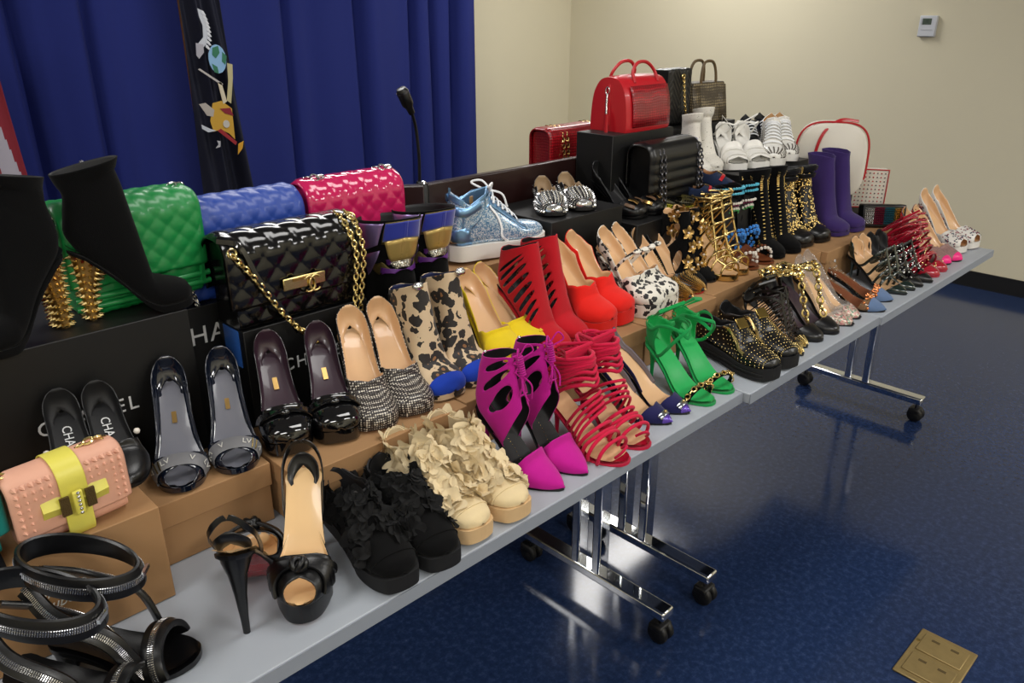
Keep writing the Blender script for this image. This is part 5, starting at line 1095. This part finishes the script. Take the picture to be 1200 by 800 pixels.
MB().tube(cr([(-.065, -.064, .1), (-.06, -.066, .2), (-.035, -.06, .27), (.02, -.03, .308), (.09, .01, .30)], 30), .006, 8, flat=.003, nrm=(0, -1., .5)).build('red_handle', M_['red_leather'], r)
tag(r, 'white leather backpack with red piping behind the purple boots', 'backpack'); sit(r, 3.0, 1.335, .9305, -58); r.scale = (.95, .95, .93)
# small white studded bag
m_ws = mat('white_stud_leather', '#d6cfc2', .5)
def clutch(name, label, w_, h_, d_, m, studs_, x, y, z, rz, tilt=0, mcols=None, edge=None):
    r = empty(name); MB().box((0, 0, h_/2), (w_, d_, h_)).build('body', m, r, bevel=.006)
    if edge: MB().tube(np.array([(-w_/2, -d_/2, .004), (-w_/2, -d_/2, h_), (w_/2, -d_/2, h_), (w_/2, -d_/2, .004)]), .003, 6, True).build('edge_piping', edge, r)
    nx, nz, sz = studs_; cols = mcols or [M_['steel_dark']]
    for k, mc in enumerate(cols):
        xs_ = np.linspace(-w_/2+.012, w_/2-.012, nx)[k::len(cols)] if len(cols) < 3 else np.array_split(np.linspace(-w_/2+.012, w_/2-.012, nx), len(cols))[k]
        X, Z = np.meshgrid(xs_, np.linspace(.014, h_-.014, nz), indexing='ij'); MB().inst(*CONE, np.stack([X.ravel(), 0*X.ravel()-d_/2, Z.ravel()], 1), (0, -1., 0), sz).build('studs', mc, r, stuff=True)
    tag(r, label, 'handbag'); sit(r, x, y, z, rz, tilt); return r
clutch('studded_pouch', 'small white studded bag with red piping behind the striped clutch', .16, .15, .05, m_ws, (11, 9, .006), 3.13, 1.24, .88, -60, 0, [mat('grey_stud', '#6a5f66', .3, .8), M_['red_leather']], M_['red_leather'])
clutch('striped_clutch', 'dark clutch with bands of coloured studs beside the purple boots', .16, .085, .05, M_['black_leather'], (20, 8, .009), 3.05, 1.12, .8355, -48, -8, [M_['silver'], mat('burgundy_stud', '#7c1c38', .3, .5), mat('teal_stud', '#2b6a78', .3, .5), M_['gold']])
clutch('white_clutch', 'white clutch with red and grey studs behind the white dotted pumps', .20, .10, .04, m_ws, (16, 7, .008), 3.30, 1.16, .7405, -45, -12, [mat('red_stud', '#b33a32', .35), mat('grey_stud', '#6a5f66', .3, .8)])
# ---------------------------------------------------------------- far end of the front row
# black heels with heavy gold chains
def chain_heel():
    r = empty('chain_strap_heel'); m = M_['black_leather']; l = Last(.2, .095, 0., 'almond', 1.08, 1.0)
    shell(l, [(0, 0), (3.2, 0), (3.3, .2), (3.7, .42), (4.6, .62), (5.8, .8), (6.6, .93)], 0, 6.6, 36, 9).build('toe_upper', [m], r, weld=.0004, solid=.0016, smat=M_['black_inner'])
    shell(l, [(8.2, .88), (9, .66), (10.2, .6), (11, .68), (11.8, .9), (12, .98)], 8.2, 12, 20, 8).build('heel_counter', [m], r, weld=.0004, solid=.0016, smat=M_['black_inner'])
    insole_mb(l, 1.5).build('insole', M_['purple_inner'], r); sole_mb(l, .004, .0012).build('sole', M_['black_sole'], r); heel_mb(l, 'stiletto').build('heel', m, r)
    v = np.linspace(-1, 1, 70)*.98; c = MB(); chain(c, l.pt(8.6+3.2*np.minimum(1, np.abs(v)*1.2), v, .006), .021, .0034, nrm=(1., 0, .5), fat=.75); c.build('ankle_chain', M_['pale_gold'], r)
    u = np.linspace(3.6, 8.4, 40); c = MB(); chain(c, l.pt(u, 0*u, .007), .021, .0034, nrm=(0, 1., 0), fat=.75); c.build('front_chain', M_['pale_gold'], r)
    return r, l
pair(chain_heel(), [(2.035, .848, ZT, -96, 1.03), (2.122, .842, ZT, -94, 1.03)], LR('black heel wrapped in heavy pale gold chain'), 'shoe', 'gold chain heels')
# clear pumps with floral sequin toe
m_fl = mat_glitter('floral_sequin', ['#c9b9a4', '#c98a86', '#e3d8cc', '#7fa08a', '#d9a9a0', '#8a7a70'], 260, .35, .3)
rl = pump('floral_toe_pump', M_['clear_grey'], M_['nude'], M_['clear_grey'], H=.105, toe='point', throat=3.4, back=12.0, side=.55, m_heel=M_['nude'])
shell(rl[1], [(0, 0), (2.9, 0), (3.3, .3), (3.8, .5), (4.6, .8)], 0, 4.6, 26, 11, off=.0007).build('sequin_toe', [m_fl], rl[0], weld=.0004); shell(rl[1], [(0, 0), (.5, 0)], 0, .5, 6, 9, off=.0013).build('toe_tip', [M_['black_leather']], rl[0], weld=.0004)
pair(rl, [(2.214, .840, ZT, -92, 1.06), (2.285, .85, ZT, -92, 1.06)], LR('clear pump with nude insole and pink floral sequin toe'), 'shoe', 'floral sequin pumps')
# clear brown pumps with crystals and slate blue toe
rl = pump('crystal_pump', M_['clear_plastic'], M_['brown_leather'], M_['clear_plastic'], H=.055, toe='point', throat=3.4, back=11.3, side=.68, m_heel=M_['slate_suede'])
r, l = rl; shell(l, [(0, 0), (3.0, 0)], 0, 3.0, 20, 11, off=.0007).build('slate_toe', [M_['slate_suede']], r, weld=.0004)
rg = np.random.default_rng(3); U = rg.uniform(4.6, 11, 60); V = rg.uniform(.68, .88, 60)*rg.choice((-1, 1), 60); studs(l, U, V, .006, DOME).build('crystals', M_['silver'], r, stuff=True)
studs(l, rg.uniform(3.0, 3.7, 26), rg.uniform(-.5, .5, 26), .009, DOME).build('copper_stones', M_['rose_gold'], r, stuff=True)
pair(rl, [(2.402, .824, ZT, -80, 1.08), (2.512, .846, ZT, -80, 1.08)], LR('clear brown crystal pump with slate blue pointed toe'), 'shoe', 'slate toed crystal pumps')
# black and dark green buckled strap pumps
def buckled(m, m2, nm, lab, H=.08, crystals=False):
    r = empty(nm); l = Last(.21, H, 0., 'point', 1.05, 1.0, ((.115, .012, .092, .031), (.14, .011, .094, .032)))
    shell(l, [(0, 0), (2.4, 0), (2.5, .25), (2.9, .45), (4, .7), (5, .9)], 0, 5, 30, 9).build('toe_upper', [m], r, weld=.0004, solid=.0016, smat=M_['black_inner'])
    insole_mb(l, 1.).build('insole', m2, r); sole_mb(l, .004, .0012).build('sole', M_['black_sole'], r); heel_mb(l, 'spike').build('heel', m, r)
    shell(l, [(8.4, .88), (9.2, .64), (10.2, .55), (11, .62), (11.8, .84), (12.1, .98)], 8.4, 12.1, 20, 8).build('heel_counter', [m], r, weld=.0004, solid=.0016, smat=m2)
    for u in (4.0, 5.2, 6.4, 7.6): strap_mb(l, [(u+.8, -.85), (u+.1, -.4), (u, 0, .002), (u+.1, .4), (u+.8, .85)], .0045, .001, .001, 24).build('strap', m, r)
    strap_mb(l, [(2.6, 0), (5, 0, .002), (7.8, 0, .002)], .005, .001, .002, 24).build('centre_strap', m, r)
    for u in (5.2, 7.6): MB().tube(l.pt(u+.1, .4, .004)+np.array([(.006, 0, .006), (.006, 0, -.006), (-.006, 0, -.006), (-.006, 0, .006)]), .0014, 6, True).build('buckle', M_['silver'], r)
    if crystals:
        rg = np.random.default_rng(9); studs(l, rg.uniform(3, 8, 110), rg.uniform(-.85, .85, 110), .006, DOME, off=.003).build('crystals', M_['silver'], r, stuff=True)
    return r, l
pair(buckled(mat('dark_green_patent', '#0d1f1b', .15, coat=.8), M_['nude'], 'buckled_pump', ''), [(2.608, .838, ZT, -100, 1.05), (2.672, .836, ZT, -98, 1.05)], LR('dark green patent pump with buckled cross straps'), 'shoe', 'dark green buckled pumps')
pair(buckled(M_['black_leather'], M_['black_inner'], 'crystal_strap_pump', '', .075, True), [(2.728, .832, ZT, -98, 1.05), (2.798, .826, ZT, -96, 1.05)], LR('black strappy pump sprinkled with crystals'), 'shoe', 'black crystal strap pumps')
# dark red strappy studded heels
def red_cords():
    r = empty('red_strappy_heel'); m = M_['crimson_patent']; l = Last(.21, .085, 0., 'almond', 1.05, 1.0, ((.115, .012, .092, .031),))
    shell(l, [(0, 0), (2.6, 0), (2.7, .25), (3.1, .45), (4.2, .75), (5, .92)], 0, 5, 30, 9).build('toe_upper', [m], r, weld=.0004, solid=.0016, smat=m)
    insole_mb(l, 1.5).build('insole', m, r); sole_mb(l, .004, .0012).build('sole', m, r); heel_mb(l, 'spike').build('heel', m, r)
    for k in range(6): strap_mb(l, [(4.+k, -.86), (3.8+.9*k, -.3, .003), (3.9+.95*k, .2, .004), (5.+k, .86)], .004, .004, .001, 24, round_=True).build('cord', m, r)
    for k in range(3): strap_mb(l, [(8.+.8*k+1.5*min(1, abs(v)*1.2), v, .003) for v in np.linspace(-1, 1, 15)[:-1]], .0035, .0035, .001, 36, True, True).build('ankle_cord', m, r)
    studs(l, np.linspace(2, 9, 16), .3*np.sin(np.arange(16)*1.9), .007, DOME, off=.005).build('crystals', M_['pale_gold'], r, stuff=True)
    return r, l
pair(red_cords(), [(2.882, .834, ZT, -96, 1.05), (2.968, .838, ZT, -94, 1.05)], LR('dark red patent heel laced with cords'), 'shoe', 'dark red corded heels')
# mesh pumps with hot pink toe caps
rl = pump('mesh_pump', mat('mesh_multi', '#8a6a66', .5, bump=.6, bscale=500, vary=.5, vscale=160), M_['nude'], M_['nude'], H=.105, toe='almond', throat=4.2, back=12., side=.55, m_heel=M_['red_leather'])
r, l = rl; shell(l, [(0, 0), (1.9, 0)], 0, 1.9, 16, 11, off=.0007).build('toe_cap', [M_['hot_pink']], r, weld=.0004); shell(l, [(9.4, .86), (10, .6), (11, .7), (11.8, .9), (12, .98)], 9.6, 12, 16, 7, off=.0007).build('red_counter', [M_['red_suede']], r, weld=.0004)
U, V = uvgrid(l, np.linspace(4.6, 11, 18), (-.62, -.7, .62, .7)); studs(l, U, V, .0045, DOME).build('edge_studs', M_['black_leather'], r, stuff=True)
pair(rl, [(3.068, .86, ZT, -96, 1.08), (3.14, .846, ZT, -94, 1.08)], LR('multicolour mesh pump with hot pink toe cap'), 'shoe', 'pink toed mesh pumps')
# white peep-toe pumps with coloured dots
m_dot = mat('white_dotted', '#dcd8d2', .35, coat=.3)
rl = pump('dotted_pump', m_dot, M_['nude'], M_['nude'], M_['red_sole'], H=.11, P=.02, toe='round', throat=4.2, back=12.2, side=.56, peep=.5)
r, l = rl; rg = np.random.default_rng(2)
for k, c_ in enumerate(('#26324f', '#7c1c38', '#2b2b30', '#b3473a')): studs(l, rg.uniform(1.4, 10.2, 70), rg.uniform(.62, .88, 70)*rg.choice((-1, 1), 70), .005, DOME).build('dots', mat('dot_'+c_[1:], c_, .3), r, stuff=True)
for k, c_ in enumerate(('#26324f', '#7c1c38')): studs(l, rg.uniform(1.2, 4, 40), rg.uniform(-.6, .6, 40), .005, DOME).build('dots', mat('dot_'+c_[1:], c_, .3), r, stuff=True)
insole_mb(l, .0, .005, .9).build('red_toe_bed', M_['red_leather'], r) if False else None
pair(rl, [(3.25, .875, ZT, -104, 1.1), (3.36, .862, ZT, -100, 1.1)], LR('white platform pump with coloured dots and peep toe'), 'shoe', 'white dotted pumps')
# ---------------------------------------------------------------- raised rows at the back
# black pumps on the brown carton behind the pink bag
rl = pump('black_pump', M_['black_leather'], M_['black_inner'], M_['black_inner'], H=.075, toe='almond', throat=5., back=12., side=.55, W=1.2, T=1.1)
r, l = rl; text_part(r, 'insole_letters', 'CHA', .022, frame((.05, 0, float(l.zb(.05))+.0055), (1, 0, -.55), (0, 1, 0)), M_['print_white'], .0003)
b = MB(); b.sphere(l.pt(6.4, -.45, .004), .006, 8); b.build('pearl_stud', M_['pearl'], r)
pair(rl, [(.252, 1.168, .904, -100, .9), (.312, 1.156, .904, -98, .9)], LR('plain black leather pump behind the pink studded bag'), 'shoe', 'plain black pumps')
# spiked loafers
def loafer(name, m, lin, top=4.9, H=.012, P=.008, **kw):
    r = empty(name); l = Last(.25, H, P, 'round', 1.1, 1.0, XA=.11)
    shell(l, [(0, 0), (top, 0), (top+.1, .15), (top+.5, .34), (top+1.3, .44), (9, .5), (10.4, .6), (11.2, .76), (11.8, .95)], 0, 11.8, 46, 11).build('upper', [m], r, weld=.0004, solid=.002, smat=lin)
    insole_mb(l, 2.).build('insole', lin, r); sole_mb(l, P, .003).build('sole', M_['black_sole'], r); heel_mb(l, 'block').build('heel', M_['black_sole'], r) if H > .02 else None
    return r, l
rl = loafer('spiked_loafer', M_['black_leather'], mat('taupe_lining', '#9c8466', .6)); r, l = rl; U, V = [], []
for i, u in enumerate(np.linspace(1.0, 10.8, 24)):
    for v in np.arange(.04, .66, .075):
        if v > np.interp(u, [0, 4.9, 5.4, 6.2, 9, 10.4, 11.2], [0, 0, .34, .44, .5, .6, .76])+.03: U += [u, u]; V += [v, -v]
studs(l, np.array(U), np.array(V), .0058).build('spikes', M_['silver'], r, stuff=True); shell(l, [(0, 0), (.7, 0)], 0, .7, 10, 11, off=.0008).build('metal_toe', [M_['silver']], r, weld=.0004)
pair(rl, [(1.515, 1.385, 1.0855, -128, .92), (1.618, 1.37, 1.0855, -124, .92)], LR('black loafer covered with silver spikes'), 'shoe', 'silver spiked loafers')
# black pumps with gold striped bow
rl = pump('bow_pump', M_['black_leather'], M_['black_inner'], M_['black_inner'], H=.085, P=.006, toe='round', throat=4., back=12.1, side=.55); r, l = rl
for k, v in enumerate((-.3, -.1, .1, .3)): strap_mb(l, [(1.9, v), (2.6, v*1.05, .003), (3.4, v)], .006, .002, .002, 10).build('bow_stripe', M_['antique_gold'] if k % 2 else mat('bow_brown', '#5a4028', .5), r)
pair(rl, [(1.845, 1.335, 1.0355, -84, .95), (1.925, 1.345, 1.0355, -84, .95)][:1]+[(1.92, 1.328, 1.0355, -84, .95)], LR('black pump with a gold and brown striped bow'), 'shoe', 'striped bow pumps')
# black and yellow spiked flats
rl = loafer('yellow_spiked_flat', mat('yellow_snake', '#3a3414', .4), M_['black_inner'], 3.4); r, l = rl; U, V = [], []
for v in (-.6, -.45, -.3, .3, .45, .6):
    for u in np.linspace(.8, 10.4, 22):
        if abs(v) > .35 or u < 3.2: U.append(u); V.append(v)
studs(l, np.array(U), np.array(V), .010).build('spikes', M_['black_leather'], r, stuff=True); my = mat('acid_yellow', '#c9c02a', .35)
for sg in (-1, 1): strap_mb(l, [(1., sg*.62), (4, sg*.66), (7, sg*.64), (10, sg*.7)], .007, .0015, .001, 26).build('yellow_trim', my, r)
sole_mb(l, .006, .005).build('yellow_welt', my, r)
pair(rl, [(2.065, 1.318, 1.0355, -38, .62), (2.10, 1.345, 1.0355, -36, .62)], LR('black and acid yellow spiked flat shoe'), 'shoe', 'yellow spiked flats')
# navy velvet loafers
rl = loafer('velvet_loafer', M_['navy_velvet'], mat('tan_lining2', '#a9784e', .5), 5.2); r, l = rl; shell(l, [(0, 0), (2.0, 0)], 0, 2.0, 16, 11, off=.0008).build('wine_toe', [M_['wine_velvet']], r, weld=.0004)
p = l.pt(4.2, 0, .003); me = MB().poly([(.012*math.cos(t)*(1 if k % 2 else .5), .012*math.sin(t)*(1 if k % 2 else .5)) for k, t in enumerate(np.linspace(0, 2*PI, 10, endpoint=False))], .002).mesh('gold_emblem', M_['gold']); put_mesh(me, 'gold_emblem', r, p, l.nrm(np.array(4.2), np.array(0.)), 0, 1.1)
strap_mb(l, [(3.6, -.34), (3.4, 0), (3.6, .34)], .006, .0015, .001, 14).build('red_band', M_['red_leather'], r)
o = pair(rl, [(2.29, 1.30, 1.0455, -62, .9), (2.185, 1.285, 1.0455, -55, .72)], ['navy velvet loafer tipped up, tan lining showing', 'navy velvet loafer with wine toe, lying lower beside its mate'], 'shoe', 'navy velvet loafers')
o[0].location.z += .03; o[0].rotation_euler = (0, math.radians(14), math.radians(-62)); o[0].location.z += .02
# white block sandals
def white_sandal():
    r = empty('white_block_sandal'); m = M_['white_leather']; l = Last(.2, .06, .02, 'square', 1.15, 1.1, ((.115, .01, .095, .032),))
    insole_mb(l, .2).build('insole', m, r); sole_mb(l, [(0, .02), (5, .02), (8, .012), (11, .01)], .003).build('sole', m, r, bevel=.002); heel_mb(l, 'block').build('heel', m, r)
    shell(l, [(1.2, .8), (1.4, 0), (5.6, 0), (5.8, .8)], 1.3, 5.7, 20, 11).build('wide_band', [m], r, weld=.0004, solid=.003)
    shell(l, [(8.4, .85), (9, .6), (10.4, .55), (11.2, .7), (12, .95)], 8.4, 12, 16, 7).build('heel_counter', [m], r, weld=.0004, solid=.002)
    strap_mb(l, [(8.0+2.6*min(1, abs(v)*1.2), v, .002) for v in np.linspace(-1, 1, 17)[:-1]], .003, .0016, .001, 40, True).build('ankle_strap', m, r)
    for u in (2., 3.4): strap_mb(l, [(u, -.6), (u, 0), (u, .6)], .002, .001, .002, 16).build('band_seam', m, r)
    return r, l
pair(white_sandal(), [(2.447, 1.395, 1.0855, -128, 1.), (2.535, 1.36, 1.0855, -124, 1.)], LR('white leather block sandal with wide toe band'), 'shoe', 'white block sandals')
# white perforated high-tops
def white_hi():
    r, l = sneaker('white_high_top', M_['white_leather'], mat('tan_lining3', '#b98d5c', .6), M_['white_rubber'], [(0, 0), (11., 0), (11.3, .2), (12, .4), (13, .62), (14, .9), (14.3, .99)], hi=((.115, .008, .106, .034), (.14, .006, .11, .036), (.155, .004, .112, .037)), P=.026, L=.25)
    U, V = uvgrid(l, np.linspace(.8, 10, 20), np.r_[-.7:-.24:7j, .24:.7:7j]); studs(l, U, V, .005, DOME).build('perforations', mat('perf_dark', '#5a544c', .6), r, stuff=True)
    U, V = uvgrid(l, np.linspace(.6, 2.6, 6), np.linspace(-.22, .22, 5)); studs(l, U, V, .0065, DOME).build('toe_perforations', mat('perf_dark', '#5a544c', .6), r, stuff=True)
    for k in range(7): strap_mb(l, [(4.2+1.0*k, -.22), (4.4+k, 0, .003), (4.2+k, .22)], .0035, .0015, .003, 12).build('lace', M_['lace_white'], r)
    shell(l, [(9.6, 0), (13, 0)], 9.4, 12.2, 10, 5, tmax=.18, off=-.002).build('tongue', [M_['white_leather']], r, weld=.0004, solid=.003)
    return r, l
pair(white_hi(), [(2.60, 1.352, 1.0855, -146, 1.0), (2.725, 1.36, 1.0855, -140, .96)], LR('white perforated leather high-top with tan lining'), 'shoe', 'white perforated high-tops')
# white lace boots
rl = boot('white_lace_boot', mat_spots('white_lace', '#dedad0', '#8a8378', '#8a8378', 110, r0=-.2, r1=.12), M_['white_leather'], .2, .06, .01, 'round', ((.12, .004, .105, .036), (.145, .0, .108, .038)), heel='block', m_heel=M_['white_leather'], W=1.1)
pair(rl, [(2.285, 1.415, 1.0855, -118, .82), (2.385, 1.435, 1.0855, -118, .86)], LR('white perforated ankle boot behind the white sandals'), 'shoe', 'white perforated boots')
for o_ in bpy.data.objects:
    if o_.name.startswith('white_lace_boot'): o_.location.y += .005
# black high sneakers at the back
r, l = sneaker('black_high_top', M_['black_leather'], M_['black_inner'], M_['black_rubber'], [(0, 0), (11., 0), (11.3, .2), (12, .4), (13, .62), (14, .9), (14.3, .99)], hi=((.115, .008, .11, .036), (.15, .0, .118, .042), (.18, -.004, .12, .045)), P=.03, L=.25)
studs(l, *uvgrid(l, np.linspace(10, 12.6, 5), np.r_[-.95:-.75:3j, .75:.95:3j]), .006, DOME).build('studs', M_['silver'], r, stuff=True)
for k in range(5): strap_mb(l, [(5.+1.2*k, -.2), (5.2+1.2*k, 0, .003), (5.+1.2*k, .2)], .0035, .0015, .003, 12).build('lace', M_['lace_white'], r)
pair((r, l), [(2.745, 1.50, 1.0855, -135, .82), (2.835, 1.49, 1.0855, -135, .82)], ['black high-top behind the white high-tops', 'black studded high-top beside the white backpack'], 'shoe', 'black high-tops')
# ---------------------------------------------------------------- black zip sandals in the near left corner
def zip_sandal():
    r = empty('zip_strap_sandal'); m = M_['black_leather']; l = Last(.19, .05, .006, 'almond', 1.2, 1.1)
    insole_mb(l, .2).build('insole', m, r); sole_mb(l, .008, .003).build('sole', m, r); heel_mb(l, 'cone').build('heel', m, r)
    tape = mat('zip_tape', '#1c1c1e', .5)
    def band(path, nrm, wd, closed=False, pad=.004):
        X = np.asarray(path, float); N = unit(np.asarray(nrm, float)); T = unit(np.gradient(X, axis=0)); B = unit(np.cross(T, N))
        b = MB().tube(X, wd, 10, closed, 0, pad, N).build('strap', m, r)
        MB().tube(X+N*pad, .0045, 8, closed, 0, .0012, N).build('zip_tape', tape, b)
        d = np.r_[0, np.cumsum(np.linalg.norm(np.diff(X, axis=0), axis=1))]; s_ = np.arange(.002, d[-1], .0026); f = lambda A: np.stack([np.interp(s_, d, A[:, i]) for i in range(3)], 1)
        t = MB(); Q, Nn, Bb = f(X), unit(f(N)), unit(f(B))
        for sg in (-1, 1): t.inst(*BAR, Q+Nn*(pad+.0012)+Bb*sg*.002, Nn, .0024, tang=Bb)
        t.build('zip_teeth', M_['silver'], b, stuff=True)
    a = np.linspace(0, 2*PI, 72); R = .072
    ring = np.stack([.062+R*np.cos(a), R*.62*np.sin(a), .168-.02*np.cos(a)], 1); band(ring, np.stack([np.cos(a), np.sin(a), 0*a+.12], 1), .0165)
    for sg in (-1, 1):
        P = cr([(.062-R*.9, sg*.02, .15), (.04, sg*.046, .12), (.10, sg*.05, .085), (.125, sg*.046, .03), (.13, sg*.04, .012)], 40); C = np.array([.06, 0, .06]); band(P, P-C, .0125)
    a = np.linspace(-.1, PI+.1, 36); T3 = np.stack([.150+0*a-.012*np.sin(a), .046*np.cos(a), .012+.036*np.sin(a)], 1); band(T3, np.stack([0*a, np.cos(a), np.sin(a)], 1), .0155, pad=.006)
    MB().box((.062+R+.006, .006, .152), (.004, .02, .006)).build('zip_pull', M_['silver'], r)
    return r, l
pair(zip_sandal(), [(.290, .925, ZT, -40, 1.0), (.222, .878, ZT, -44, 1.0)], ['black leather sandal with zip straps, nearer the brown carton', 'black leather sandal with zip straps at the lower left photo corner'], 'shoe', 'black zip sandals')
